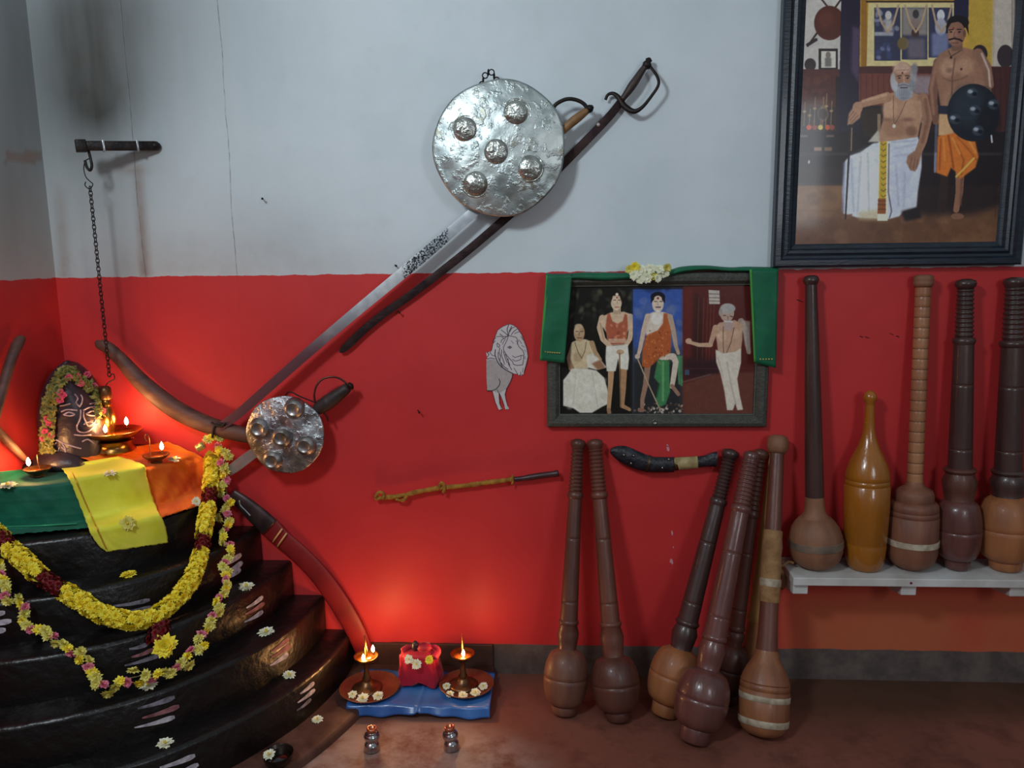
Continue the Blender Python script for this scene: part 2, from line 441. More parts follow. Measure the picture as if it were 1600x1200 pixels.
# ------------------------------------------------------------------ flowers
def flower_geo(r=.016, rings=((15, 1.0, .12), (13, .8, .38), (10, .55, .7), (6, .3, 1.05)), w=.30, rnd=random, cup=.0):
    V, Fc = [], []
    w = w*1.45
    for n, R, tilt in rings:
        a0 = rnd.uniform(0, 6)
        for k in range(n):
            a = a0+2*PI*k/n+rnd.uniform(-.12, .12); t = tilt+rnd.uniform(-.15, .15); l = r*R*rnd.uniform(.85, 1.1)
            d = Vector((math.cos(a), math.sin(a), 0)); s = Vector((-math.sin(a), math.cos(a), 0))
            u = d*math.cos(t)+Vector((0, 0, math.sin(t)))
            b = Vector((0, 0, .0015)); W = r*w*.55
            i0 = len(V)
            V += [b+u*l*.12-s*W*.4, b+u*l*.12+s*W*.4, b+u*l*.7+s*W*.85+Vector((0, 0, .04*l)), b+u*l+Vector((0, 0, -.05*l)), b+u*l*.7-s*W*.85+Vector((0, 0, .04*l))]
            Fc.append((i0, i0+1, i0+2, i0+3, i0+4))
    return V, Fc
def petal_mat(name, a, b): return mat(name, a, .6, 0, b, 90, n0=.3, n1=.7)
PY = petal_mat('yellow_petals', rgb(255, 224, 26), rgb(255, 248, 90))
PW = petal_mat('white_petals', rgb(238, 240, 200), rgb(250, 250, 232))
PP = petal_mat('pink_petals', rgb(214, 88, 132), rgb(232, 150, 160))
PM = petal_mat('maroon_petals', rgb(92, 8, 14), rgb(138, 18, 26))
PLY = petal_mat('pale_yellow_petals', rgb(220, 206, 70), rgb(238, 232, 140))
LEAF = mat('olive_leaves', rgb(78, 84, 34), .6, 0, rgb(150, 138, 62), 90)
FC = mat('flower_centre', rgb(226, 196, 50), .7)
def mk_flower(loc, nrm, r, m, label, group=None, centre=True, seed=0, name='loose_flower'):
    rnd = random.Random(seed)
    M = frame_z(loc, nrm)
    t = thing(name, loc, label, 'flower', group)
    vs, fs = flower_geo(r, rnd=rnd)
    mesh('petals', ([M @ v for v in vs], fs), m, t)
    if centre:
        mesh('flower_centre', lathe([(r*.02, 0), (r*.13, 0), (r*.16, r*.4), (r*.10, r*.52), (r*.01, r*.55)], 10, frame=M), FC, t)
    return t
UPV = Vector((0, 0, 1))
LF = [
 (385,915,13,PW,'white flower on the altar step right of the garlands, uppermost there','flower'),
 (416,986,13,PW,'white flower on the second altar step below the garlands, right side',0),
 (452,1053,11,PW,'white flower on the altar step just above the lowest step edge',0),
 (496,1122,9,PW,'small white flower on the brown plinth at the foot of the altar',0),
 (258,1160,13,PW,'white flower on the altar step near the bottom ash stripes',0),
 (232,1069,14,PW,'large white flower tucked just under the thin garland',0),
 (200,896,13,PY,'yellow flower head lying alone on the black step under the yellow cloth',0),
 (171,738,10,PW,'white flower lying on the upper part of the yellow cloth',0),
 (199,815,12,PLY,'yellow flower lying on the lower part of the yellow cloth',0),
 (12,757,13,PW,'white flower on the green cloth beside the left oil lamp',0),
 (272,716,10,PW,'white flower on the orange cloth right of the small oil lamp',0),
 (306,781,8,PW,'tiny white flower caught beside the top of the thick garland',0)]
for i, (u, v, r, m, lab, _) in enumerate(LF):
    off = .0245 if u in (171, 199) else (.015 if u in (12, 272, 306) else .001)
    P = march(u, v+3, off)
    if u == 199: nr = Vector((.5, -.8, .3))
    elif u == 306: nr = Vector((.7, -.7, .4))
    else: nr = Vector((.05, -.18, 1))
    mk_flower(P, nr, r*pxm(P)*1.05, m, lab, seed=i+1)

COREM = mat('dark_yellow_core', rgb(176, 146, 20), .8, 0, rgb(120, 116, 24), 60)
def garland_band(pts, r, m, n_per, parent, name, seed, hit=cone, fr=.0165, core=None, off=.022):
    rnd = random.Random(seed)
    path = smooth_path([hit(u, v, off) for u, v in pts], 8)
    L_ = sum((path[i+1]-path[i]).length for i in range(len(path)-1))
    gs_ = []
    cum = [0]
    for i in range(len(path)-1): cum.append(cum[-1]+(path[i+1]-path[i]).length)
    def pt(s):
        for i in range(len(path)-1):
            if cum[i+1] >= s: 
                f = (s-cum[i])/max(cum[i+1]-cum[i], 1e-6); return path[i].lerp(path[i+1], f), (path[i+1]-path[i]).normalized()
        return path[-1], (path[-1]-path[-2]).normalized()
    n = int(L_*n_per)
    for k in range(n):
        P, T = pt(L_*(k+.5)/n)
        a = k*2.4+rnd.uniform(-.3, .3)
        X = T.cross(UPV).normalized() if abs(T.z) < .95 else Vector((1, 0, 0)); Y = X.cross(T)
        nr = (X*math.cos(a)+Y*math.sin(a)).normalized()
        vs, fs = flower_geo(fr*rnd.uniform(.85, 1.1), w=.26, rnd=rnd, rings=((14, 1, .1), (13, .86, .45), (11, .68, .8), (7, .45, 1.1), (4, .3, 1.3)))
        M = frame_z(P+nr*(r-fr*.45)+Vector((rnd.uniform(-.002, .002), 0, rnd.uniform(-.002, .002))), (nr+T*rnd.uniform(-.25, .25)), xhint=T)
        gs_.append(([M @ v for v in vs], fs))
    ob_ = mesh(name, join(*gs_), m, parent)
    mesh('band_core', tube(path, r*.6, 10), COREM if m is PY else PM, ob_)
    return ob_
tg = thing('thick_garland', cone(330, 712), 'thick yellow and maroon flower garland looped across the altar front', 'garland')
YB = [[(331,712),(331,738),(328,766)], [(325,790),(321,815),(319,838)], [(314,862),(302,900),(276,935),(250,957)], [(248,960),(215,970),(182,966),(150,955),(122,936),(98,924)],
      [(60,898),(40,878),(14,856)], [(0,838),(-30,815),(-70,790)]]
MBd = [[(328,766),(326,790)], [(319,838),(315,862)], [(96,922),(62,900)], [(14,856),(0,838)]]
for i, p in enumerate(YB): garland_band(p, .0235, PY, 330, tg, 'yellow_band', 20+i)
for i, p in enumerate(MBd): garland_band(p, .0215, PM, 520, tg, 'maroon_band', 40+i, fr=.009)
garland_band([(252,972),(244,1004)], .026, PM, 520, tg, 'maroon_tassel', 60, fr=.010, off=.012)
P = cone(257, 1010, .03); vs, fs = flower_geo(.034, rings=((16, 1, .2), (16, .9, .5), (14, .75, .8), (10, .5, 1.1), (8, .4, 1.3)), rnd=random.Random(5)); M = frame_z(P, (CAM-P)*1.0+Vector((0, 0, .3)))
mesh('tassel_flower', ([M @ v for v in vs], fs), PY, tg)

ng = thing('thin_garland', cone(335, 690), 'thin garland of small yellow flowers and pink buds hanging below the thick one', 'garland')
NP = [(322,690),(334,686),(347,700),(352,730),(354,770),(352,800),(352,840),(357,870),(352,900),(345,930),(335,960),(322,985),(315,1005),(300,1025),(285,1040),(262,1047),(240,1052),(215,1057),(190,1063),(165,1074),(150,1062),(135,1045),(122,1025),(105,1010),(85,1003),(60,990),(45,975),(35,950),(15,930),(5,905),(-8,880)]
def thinhit(u, v, off):
    P = cone(u, v, off); return P
path = smooth_path([thinhit(u, v, .012) for u, v in NP], 5)
mesh('garland_string', tube(path, .0016, 5), mat('string', rgb(120, 110, 70), .8), ng)
rnd = random.Random(3)
PROTO = {}
cum = [0]
for i in range(len(path)-1): cum.append(cum[-1]+(path[i+1]-path[i]).length)
tot = cum[-1]; nfl = 98
def along(s):
    for i in range(len(path)-1):
        if cum[i+1] >= s: return path[i].lerp(path[i+1], (s-cum[i])/max(cum[i+1]-cum[i], 1e-6)), (path[i+1]-path[i]).normalized()
    return path[-1], (path[-1]-path[-2]).normalized()
def proto(key, m, r, rings, w=.3):
    vs, fs = flower_geo(r, rings, w, rnd=random.Random(hash(key) % 97 if isinstance(key, int) else len(key)*7))
    me = bpy.data.meshes.new(key); me.from_pydata([tuple(v) for v in vs], [], fs); me.materials.append(m); me.polygons.foreach_set('use_smooth', [True]*len(me.polygons)); me.update(); return me
my = proto('yellow_flower', PLY, .021, ((11, 1, .0), (10, .8, .5), (7, .55, .9)))
my2 = proto('golden_flower', PY, .020, ((11, 1, .0), (10, .8, .5), (7, .55, .9)))
mpk = proto('pink_bud', PP, .019, ((8, 1, .1), (7, .85, .6), (5, .6, 1.0)), .45)
for k in range(nfl):
    Pq, T = along(tot*(k+.5)/nfl)
    toc = (CAM-Pq).normalized()
    a = rnd.uniform(-1.2, 1.2)
    side = T.cross(toc).normalized()
    nr = (toc*math.cos(a)+side*math.sin(a)).normalized()
    pink = (k % 4 == 3)
    me = mpk if pink else (my2 if k % 3 == 1 else my)
    o = bpy.data.objects.new('pink_bud' if pink else 'yellow_flower', me); COL.objects.link(o)
    M = frame_z(Pq+nr*.008+side*rnd.uniform(-.010, .010), nr, xhint=Vector((rnd.uniform(-1, 1), rnd.uniform(-1, 1), .2)))
    o.parent = ng; o.matrix_local = Matrix.Translation(-ORG[ng.name]) @ M @ Matrix.Diagonal((.88, .74, 1.0, 1))

# ------------------------------------------------------------------ carved stone in the corner
STONE = mat('dark_stone', rgb(40, 30, 38), .36, 0, rgb(62, 48, 56), 14, bump=.5, bscale=22)
SC = Vector((-1.464, -.125, TOPZ))
st = thing('carved_stone', SC, 'dark pointed stone with a painted face standing in the altar corner', 'statue')
apex = at(106, 562, -.11).z
H = apex-TOPZ
def stone_geo():
    V, Fc = [], []; n, m = 40, 26
    d = Vector((.45, -.9, 0)).normalized(); s = Vector((.9, .45, 0)).normalized()
    s = Vector((1, 0, 0)); d = Vector((0, -1, 0))
    for j in range(m+1):
        t = j/m
        w = .093*(1-max(0, (t-.38)/.62)**1.5)**.8 if t > .38 else .093
        w = max(w, .004)*(1+.02*math.sin(t*9))
        dp = .09*(1-max(0, (t-.5)/.5)**2.5)**.5 if t > .5 else .09
        for k in range(n):
            a = 2*PI*k/n; ca, sa = math.cos(a), math.sin(a)
            e = .75
            x = w*abs(ca)**e*(1 if ca > 0 else -1); y = dp*abs(sa)**e*(1 if sa > 0 else -1)
            V.append(SC+s*x+d*y+Vector((-.006*t, 0, H*t)))
    for j in range(m):
        for k in range(n):
            a, b = j*n+k, j*n+(k+1) % n; Fc.append((a, b, b+n, a+n))
    Fc.append(tuple(m*n+k for k in range(n)))
    return V, Fc
sg = stone_geo()
mesh('stone_body', sg, STONE, st)
bvh = BVHTree.FromPolygons([tuple(v) for v in sg[0]], sg[1])
def onstone(u, v, off=.002):
    d = ray(u, v).normalized(); h = bvh.ray_cast(CAM, d)
    if h[0] is None: return at(u, v, -.17)
    return h[0]-d*off
FACE = mat('face_paint', rgb(196, 170, 180), .7, 0, rgb(140, 116, 126), 50)
def zz(pts): return [(0+x*280/1200, 500+y*280/1200) for x, y in pts]
lines = [[(410,615),(450,600),(518,605)],[(425,635),(460,618),(500,632),(470,642),(430,636)],[(556,605),(600,585),(655,580)],[(575,630),(620,608),(660,628),(620,640),(580,632)],
         [(500,495),(520,525),(510,555),(535,580)],[(540,500),(552,525),(545,560),(530,582)],[(400,575),(440,568),(470,560)],[(600,562),(650,552)],
         [(540,600),(538,650),(520,700)],[(560,610),(560,650),(580,690)],[(515,700),(520,740),(560,755),(600,740),(625,715)],[(560,700),(600,680),(640,700),(655,690)],[(570,680),(590,710),(625,690),(640,670)],
         [(495,768),(560,775),(610,770)],[(370,800),(440,830),(500,850),(545,862)],[(380,820),(340,860),(315,920),(310,950)],[(400,850),(390,890),(420,915),(440,880),(410,850)],
         [(430,915),(470,905)],[(550,815),(590,800),(630,830)],[(420,830),(440,870),(430,910)]]
fp = join(*[tube(smooth_path([onstone(u, v, .001) for u, v in zz(l)], 5), .0023, 6) for l in lines])
mesh('painted_face', fp, FACE, st)
# garland of leaves and pink flowers round the stone
sgp = [(64,735),(66,710),(67,688),(68,660),(70,635),(76,612),(88,590),(105,578),(120,586),(135,596),(150,610),(158,625),(160,645)]
sga = thing('leaf_garland', onstone(106, 590, .01), 'garland of olive leaves and pink flowers arched over the carved stone', 'garland')
rnd = random.Random(11)
pth = smooth_path([Vector((u, v, 0)) for u, v in sgp], 6)
leafs = []; HP = petal_mat('hot_pink_petals', rgb(214, 60, 96), rgb(226, 100, 120))
for i, q in enumerate(pth):
    wd = 17 if q.x < 100 else 12
    for k in range(9):
        u, v = q.x+rnd.uniform(-4, wd)*(1 if q.x < 110 else -.8), q.y+rnd.uniform(-5, 7)
        P = onstone(u, v, rnd.uniform(.006, .02)); 
        d = Vector((rnd.uniform(-1, 1), rnd.uniform(-.4, .2), rnd.uniform(-1, 1))).normalized(); n = (CAM-P).normalized(); s = d.cross(n).normalized()
        l, w = rnd.uniform(.014, .026), rnd.uniform(.004, .007)
        i0 = [P-d*l*.5, P+s*w, P+d*l*.5+n*.004, P-s*w]
        leafs.append((i0, [(0, 1, 2, 3)]))
for (x, y) in [(405,485),(420,500),(400,535),(318,660),(330,690),(345,700),(305,745),(345,770),(460,385),(515,380),(540,425),(630,440),(665,480),(685,605),(585,365),(290,790)]:
    u, v = x*280/1200, 500+y*280/1200
    P = onstone(u, v, .014); M = frame_z(P, CAM-P)
    vs, fs = flower_geo(.012, ((6, 1, .3), (5, .8, .9)), .6, rnd=rnd); mesh('pink_flower', ([M @ w_ for w_ in vs], fs), HP, sga)
mesh('leaves', join(*leafs), LEAF, sga, smooth=False)

# ------------------------------------------------------------------ metals / lamps
BRASS = mat('old_brass', rgb(176, 128, 62), .28, 1, rgb(120, 84, 44), 18, bump=.1, bscale=60)
DBRASS = mat('dark_brass', rgb(140, 100, 66), .36, .85, rgb(100, 68, 46), 25)
COPPER = mat('copper_plate', rgb(150, 88, 58), .42, .5, rgb(120, 68, 46), 14, bump=.1, bscale=40)
IRON = mat('black_iron', rgb(26, 24, 26), .5, .6, rgb(48, 38, 36), 30, bump=.2, bscale=80)
OIL = mat('lamp_oil', rgb(120, 60, 20), .05, 0, coat=1)
WICK = mat('wick', rgb(60, 40, 30), .9)
FLAME = emis('flame', (1.0, .66, .30, 1), 45)
def flame(P, parent, power, s=1.0, name='flame'):
    s = s*1.15; h = .022*s
    prof = [(.0005, 0), (.0035*s, .003*s), (.0050*s, .008*s), (.0040*s, .014*s), (.0018*s, .019*s), (.0002, h)]
    fo = mesh(name, lathe(prof, 14, frame=Matrix.Translation(P)), FLAME, parent)
    mesh('wick', tube([P-Vector((0, 0, .008)), P+Vector((0, 0, .002))], .0012, 6), WICK, fo)
    ld = bpy.data.lights.new('flame_light', 'POINT'); ld.energy = power; ld.color = (1.0, .48, .16); ld.shadow_soft_size = .012*s
    lo = bpy.data.objects.new('flame_light', ld); COL.objects.link(lo); lo.location = P+Vector((0, 0, .02))-Vector((0, 0.004, 0))
STEEL = mat('polished_steel', rgb(205, 210, 215), .3, .75, rgb(160, 166, 172), 10, bump=.12, bscale=25)
# main standing oil lamp (hung by chain) on the altar
LB = atz(180, 700, TOPZ+.010); LB.y = min(LB.y, -.105)
LB = Vector((at(180, 700, -.115).x, -.115, TOPZ+.008))
k = pxm(LB)
zb_ = lambda v: at(178, v, -.115).z
lt = thing('brass_oil_lamp', LB, 'large brass oil lamp with bulbous stem and two flames hung from the chain', 'oil lamp')
Fm = Matrix.Translation(LB)
z0 = 0.0
def lp(l): return [(r*k, z) for r, z in l]
zr = lambda v: zb_(v)-LB.z+.0
base_z = zr(703)
mesh('lamp_base', lathe(lp([(29, 0.0), (30, .004), (27, .012), (25, .026), (28, .034), (20, .038)]), 48, frame=Fm), BRASS, lt, sharp=60)
dz_ = .040
od_ = mesh('oil_dish', lathe(lp([(6, dz_-.002), (24, dz_), (34, dz_+.008), (41, dz_+.020), (42, dz_+.024), (40, dz_+.024), (32, dz_+.012), (6, dz_+.008)]), 56, frame=Fm), BRASS, lt, sharp=60)
mesh('lamp_oil', lathe(lp([(33, dz_+.013), (33, dz_+.0135)]), 40, frame=Fm), OIL, od_)
sz = dz_+.01; top = at(172, 603, -.115).z-LB.z
def fr_(f): return sz+(top-sz)*f
Fs = Matrix.Translation(LB-Vector((7*k, 0, 0)))
mesh('lamp_stem', lathe(lp([(10, fr_(0)), (8, fr_(.08)), (10, fr_(.18)), (11.5, fr_(.30)), (10.5, fr_(.42)), (7.5, fr_(.54)), (6, fr_(.60)), (8.5, fr_(.64)), (6.5, fr_(.68)), (7, fr_(.72))]), 32, frame=Fs), BRASS, lt)
mesh('lamp_finial', lathe(lp([(7, fr_(.72)), (9.5, fr_(.75)), (9, fr_(.86)), (8.5, fr_(.94)), (6, fr_(.99)), (2, fr_(1.0))]), 24, frame=Fs), DBRASS, lt)
for (u, v) in ((165, 676), (198, 664)):
    yy = -.16 if u < 170 else -.10
    flame(at(u, v, yy)-Vector((0, 0, .0)), lt, .9)
# chain, hooks
CHX = at(172, 600, -.115)
ct = thing('hanging_chain', at(140, 290, -.115), 'thin black chain hanging from the wall bracket down to the large lamp', 'chain')
a, b = at(140, 292, -.115), at(171, 588, -.115)
a = Vector((b.x, -.115, a.z))
a = Vector(((a.x*.3+at(140, 292, -.115).x*.7), -.115, a.z))
nl = 46; ln = (b-a).length/nl; dr = (b-a).normalized(); gl = []
for i in range(nl):
    c = a+(b-a)*((i+.5)/nl); ax = Vector((0, 1, 0)) if i % 2 else Vector((1, 0, 0))
    M = frame_z(c, ax, xhint=dr)
    P = [M @ Vector((ln*.72*math.cos(t*PI/6), ln*.42*math.sin(t*PI/6), 0)) for t in range(13)]
    gl.append(tube(P, .0014, 5, up=ax))
mesh('chain_links', join(*gl), IRON, ct)
mesh('hook', tube(smooth_path([at(u, v, -.115) for u, v in ((139,248),(133,252),(131,264),(134,276),(139,282),(145,288),(140,295),(133,290),(134,284))], 6), .0016, 6), IRON, ct)
mesh('lower_hook', tube(smooth_path([at(u, v, -.115) for u, v in ((171,588),(177,584),(179,592),(172,596),(167,600),(166,606),(172,606))], 6), .0016, 6), IRON, ct)
wb = thing('iron_bracket', at(240, 227, 0), 'black iron bar bracket projecting from the sooty white wall', 'bracket')
p0, p1 = at(243, 228, -.012), at(119, 228, -.13)
dirb = (p1-p0).normalized(); Mb = frame_z((p0+p1)/2, dirb, xhint=Vector((0, 0, 1)))
bev(mesh('bar', box((0, 0, 0), (.026, .022, (p1-p0).length), Mb), IRON, wb), .003)
bev(mesh('end_clamp', box((0, 0, (p1-p0).length/2-.012), (.034, .03, .028), Mb), IRON, wb), .002)
for q_ in ((p1-p0).length/2-.07, -(p1-p0).length/2+.05): bev(mesh('clamp_band', box((0, 0, q_), (.032, .028, .006), Mb), STEEL, wb), .001)
mesh('wall_bolt', lathe([(.012, -.01), (.014, 0), (.012, .008), (.004, .014)], 16, frame=frame_z(at(243, 228, -.012), (0, -1, 0))), IRON, wb)
mesh('bracket_hook', tube(smooth_path([p1-dirb*.03+Vector(q) for q in ((0,0,-.01),(.004,0,-.035),(.006,0,-.055),(0,0,-.068),(-.009,0,-.060),(-.013,0,-.040))], 6), .004, 8), IRON, wb)

def handled_lamp(px, fpx, hpx, label, s, off, power):
    P = march(px[0], px[1], off); k = pxm(P)
    t = thing('handled_oil_lamp', P, label, 'oil lamp')
    Fm = Matrix.Translation(P)
    od_ = mesh('lamp_bowl', lathe([(8*k*s, 0), (9*k*s, .003), (7*k*s, .006), (14*k*s, .014), (19*k*s, .022), (20*k*s, .026), (18*k*s, .026), (12*k*s, .018), (3*k*s, .014)], 32, frame=Fm), DBRASS, t)
    mesh('lamp_oil', lathe([(16*k*s, .021), (16*k*s, .0215)], 24, frame=Fm), OIL, od_)
    hp = [Vector(at(u, v, P.y+.005)) for u, v in hpx]
    mesh('handle', tube(smooth_path(hp, 6), .0018, 6), DBRASS, t)
    flame(at(fpx[0], fpx[1]+6, P.y-.012), t, power)
    return t
handled_lamp((245, 723), (253, 697), ((236,716),(234,700),(233,685),(229,679),(226,684),(229,689)), 'small handled brass lamp burning on the orange cloth', 1.0, .012, .75)
handled_lamp((60, 745), (45, 722), ((64,735),(60,724),(58,710)), 'small handled brass lamp burning beside the carved stone, on the altar left', 1.0, .012, .9)
mesh('stone_foot', lathe([(.085, 0), (.088, .015), (.07, .035), (.035, .05), (.005, .056)], 28, frame=Matrix.Translation(Vector((-1.475, -.21, TIERS[-1][0]+.010))) @ Matrix.Diagonal((.95, .55, 1, 1))), STONE, st)

# ------------------------------------------------------------------ wall: swords, shields, curved sticks
def etched_steel():
    m, nt, b = newmat('etched_steel'); g = NG(nt); N = nt.nodes; L = nt.links
    geo = N.new('ShaderNodeNewGeometry'); pos = geo.outputs['Position']
    sx = N.new('ShaderNodeSeparateXYZ'); L.new(pos, sx.inputs[0]); X = sx.outputs[0]; Z = sx.outputs[2]
    n = g.noise(pos, 170, 3, .8); n2 = g.noise(pos, 9, 4)
    band = g.m('MULTIPLY', g.ss(X, -.465, -.45), g.m('SUBTRACT', 1.0, g.ss(X, -.325, -.315)))
    base = g.mix(g.ss(n2, .4, .6), rgb(236, 242, 246), rgb(186, 194, 202))
    base = g.mix(g.ss(Z, 1.22, 1.05), base, rgb(120, 84, 92))  # white upper blade, dusky lower end: reflections put into the colour
    col = g.mix(g.m('MULTIPLY', band, g.m('GREATER_THAN', n, .5)), base, rgb(20, 28, 34))
    L.new(col, b.inputs['Base Color']); b.inputs['Metallic'].default_value = .55; b.inputs['Roughness'].default_value = .35
    return m
ESTEEL = etched_steel()
RUST = mat('rusty_dark_steel', rgb(62, 44, 44), .5, .7, rgb(40, 26, 28), 20, bump=.15, bscale=60)
def shield_mat(name, c1, c2, c3, sc1, bs=.65, r0=.22):
    m, nt, b = newmat(name); g = NG(nt); N = nt.nodes; L = nt.links
    tc = N.new('ShaderNodeTexCoord'); pos = tc.outputs['Object']
    n1 = g.noise(pos, sc1, 5, .6); n2 = g.noise(pos, sc1*3.2, 4, .6); n3 = g.noise(pos, 7, 3)
    c = g.mix(g.ss(n1, .38, .62), c1, c2); c = g.mix(g.m('MULTIPLY', g.ss(n2, .58, .7), .7), c, c3)
    L.new(c, b.inputs['Base Color']); b.inputs['Metallic'].default_value = .9
    L.new(g.m('ADD', r0, g.m('MULTIPLY', n1, .25)), b.inputs['Roughness'])
    bp = N.new('ShaderNodeBump'); bp.inputs['Strength'].default_value = bs; bp.inputs['Distance'].default_value = .014
    L.new(g.m('ADD', n3, g.m('MULTIPLY', n1, .55)), bp.inputs['Height'])
    bp2 = N.new('ShaderNodeBump'); bp2.inputs['Strength'].default_value = .35; bp2.inputs['Distance'].default_value = .004
    L.new(g.ss(n2, .5, .66), bp2.inputs['Height']); L.new(bp.outputs[0], bp2.inputs['Normal'])
    L.new(bp2.outputs[0], b.inputs['Normal']); return m
SH1 = shield_mat('hammered_silver', rgb(176, 188, 188), rgb(206, 214, 212), rgb(132, 122, 92), 10, .42, .30)
SH2 = shield_mat('battered_silver', rgb(150, 150, 156), rgb(214, 218, 222), rgb(92, 76, 68), 18)
BOSS1 = mat('boss_silver', rgb(200, 206, 202), .3, .85, rgb(160, 160, 150), 30, bump=.9, bscale=38)
BOSS2 = mat('boss_grey', rgb(176, 172, 170), .36, .8, rgb(108, 98, 94), 20, bump=.15, bscale=40)
# etched long sword
s1 = thing('etched_sword', at(735, 338, -.03), 'long polished sword with etched blade and tan grip behind the large shield', 'sword')
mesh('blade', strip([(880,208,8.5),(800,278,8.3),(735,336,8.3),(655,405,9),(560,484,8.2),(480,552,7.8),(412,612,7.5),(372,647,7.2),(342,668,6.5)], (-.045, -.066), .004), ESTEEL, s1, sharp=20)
mesh('grip', tube(smooth_path([at(u, v, -.05) for u, v in ((876,208),(890,194),(905,182),(918,172))], 5), [.009+.004*math.sin(PI*i/15) for i in range(16)], 14), mat('tan_wood_grip', rgb(150, 110, 66), .5, 0, rgb(120, 84, 50), 30), s1)
mesh('knuckle_guard', tube(smooth_path([at(u, v, -.055) for u, v in ((862,172),(870,162),(885,155),(900,156),(913,163),(921,176))], 6), .0055, 8, flat=.6), IRON, s1)
mesh('pommel', lathe([(.004, -.008), (.011, -.004), (.011, .004), (.005, .012)], 14, frame=frame_z(at(921, 170, -.05), RT*.8+UP*.55)), IRON, s1)
# dark sabre
s2 = thing('dark_sabre', at(975, 150, -.03), 'rusty dark sabre with hooked guard reaching highest on the white wall', 'sword')
mesh('blade', strip([(972,156,6),(950,184,6.5),(890,246,6.8),(840,296,6.8),(790,341,6.8),(740,384,6.5),(690,424,6.5),(640,462,6.2),(600,490,6.2),(568,516,6.2),(545,538,6.2),(536,546,5),(531,550,2)], -.018, .004), RUST, s2, sharp=20)
mesh('grip', tube(smooth_path([at(u, v, -.03) for u, v in ((972,156),(982,142),(993,126),(1005,108),(1010,103))], 5), [.008,.0085,.009,.0095,.0105,.011,.0115,.012,.012,.012,.0115,.011,.0105,.010,.0095,.009,.009,.009,.009,.009,.008], 14), mat('dark_wood_grip', rgb(66, 46, 44), .5, 0, rgb(46, 32, 32), 40, bump=.2), s2)
mesh('knuckle_guard', tube(smooth_path([at(u, v, y) for u, v, y in ((1016,104,-.035),(1026,118,-.045),(1029,132,-.05),(1018,150,-.05),(1003,168,-.045),(990,174,-.04),(976,166,-.03),(966,152,-.025),(958,146,-.022),(950,148,-.02),(946,156,-.02))], 6), lambda t: .0042+.0045*math.exp(-((t-.6)/.16)**2), 8, flat=.6), IRON, s2)
mesh('pommel', lathe([(.004, -.012), (.012, -.008), (.013, .002), (.008, .010), (.010, .014), (.004, .020)], 14, frame=frame_z(at(1011, 101, -.03), UP*.9+RT*.35)), IRON, s2)
mesh('rivet', lathe([(.0005, .004), (.005, .003), (.006, 0)], 12, frame=frame_z(at(935, 195, -.021), (0, -1, 0)), cap=True), mat('pale_rivet', rgb(190, 180, 180), .4, .5), s2)

def shield(name, cpx, rpx, yb, depth, bosses, label, m, mb, domed, rimw=.004, wob=0.0, squash=1.0, seed=1):
    rnd = random.Random(seed)
    C = at(cpx[0], cpx[1], yb); k = pxm(C); R_ = rpx*k
    t = thing(name, C, label, 'shield')
    M = frame_z(C, (0, -1, 0), xhint=Vector((1, 0, 0)))
    V, Fc = [], []; nr, na = 46, 120
    ph = [rnd.uniform(0, 6.28) for _ in range(9)]
    def h(x, y):
        rr = math.hypot(x, y)/R_
        z = depth*(1-rr**2.2)
        z += wob*(math.sin(x*38+ph[0]+y*14)+math.sin(y*46+ph[1]-x*21)+.7*math.sin((x+y)*71+ph[2])+.5*math.sin((x-y)*93+ph[3]))
        return z
    for j in range(nr+1):
        rr = R_*j/nr
        for i in range(na):
            a = 2*PI*i/na
            q = rr*(1+.012*math.sin(3*a+ph[4])+.008*math.sin(7*a+ph[5]))
            x, y = q*math.cos(a), q*math.sin(a)
            V.append(M @ Vector((x, y, h(x, y))))
    for j in range(nr):
        for i in range(na):
            a_, b_ = j*na+i, j*na+(i+1) % na; Fc.append((a_, b_, b_+na, a_+na))
    # turned-back rim
    n0 = len(V)
    for i in range(na):
        p = V[nr*na+i]; V.append(p+Vector((0, rimw*2.2, 0))+(p-C).normalized()*(-.002))
    for i in range(na):
        Fc.append((nr*na+i, nr*na+(i+1) % na, n0+(i+1) % na, n0+i))
    ob = mesh('shield_face', (V, Fc), m, t)
    md = ob.modifiers.new('thickness', 'SOLIDIFY'); md.thickness = .0016; md.offset = -1
    for (u, v, rb) in bosses:
        q = at(u, v, yb); loc = M.inverted() @ q; r = rb*k
        zc = h(loc.x, loc.y)
        Mb_ = M @ Matrix.Translation((loc.x, loc.y, zc-.002))
        if domed:
            prof = [(r*1.12, -.002), (r*1.08, .002), (r*1.0, .0015), (r*.97, -.001)]+[(r*.95*math.cos(a), .003+r*.36*math.sin(a)) for a in [PI/2*i/9 for i in range(9)]]+[(r*.03, .003+r*.36)]
        else:
            prof = [(r*1.1, -.002), (r*1.0, .004), (r*.98, .014), (r*.9, .019), (r*.72, .021), (r*.66, .024), (r*.6, .0245), (r*.55, .0225), (r*.05, .0222)]
        mesh('boss', lathe(prof, 36, frame=Mb_), mb, t)
    return t, M, R_
big, MB1, R1 = shield('round_shield', (780, 232), 103, -.075, .022, [(728,204,20),(806,178,20),(776,238,20),(828,263,20),(744,287,20)],
      'large hammered silver round shield with five domed bosses on the white wall', SH1, BOSS1, True, wob=.0008, seed=2)
sm, MB2, R2 = shield('small_round_shield', (446, 679), 61, -.075, .014, [(462,637,15.5),(408,667,15.5),(444,681,15.5),(480,694,15.5),(429,717,15.5)],
      'small battered silver round shield with five cup bosses on the red wall', SH2, BOSS2, False, wob=.0013, seed=6)
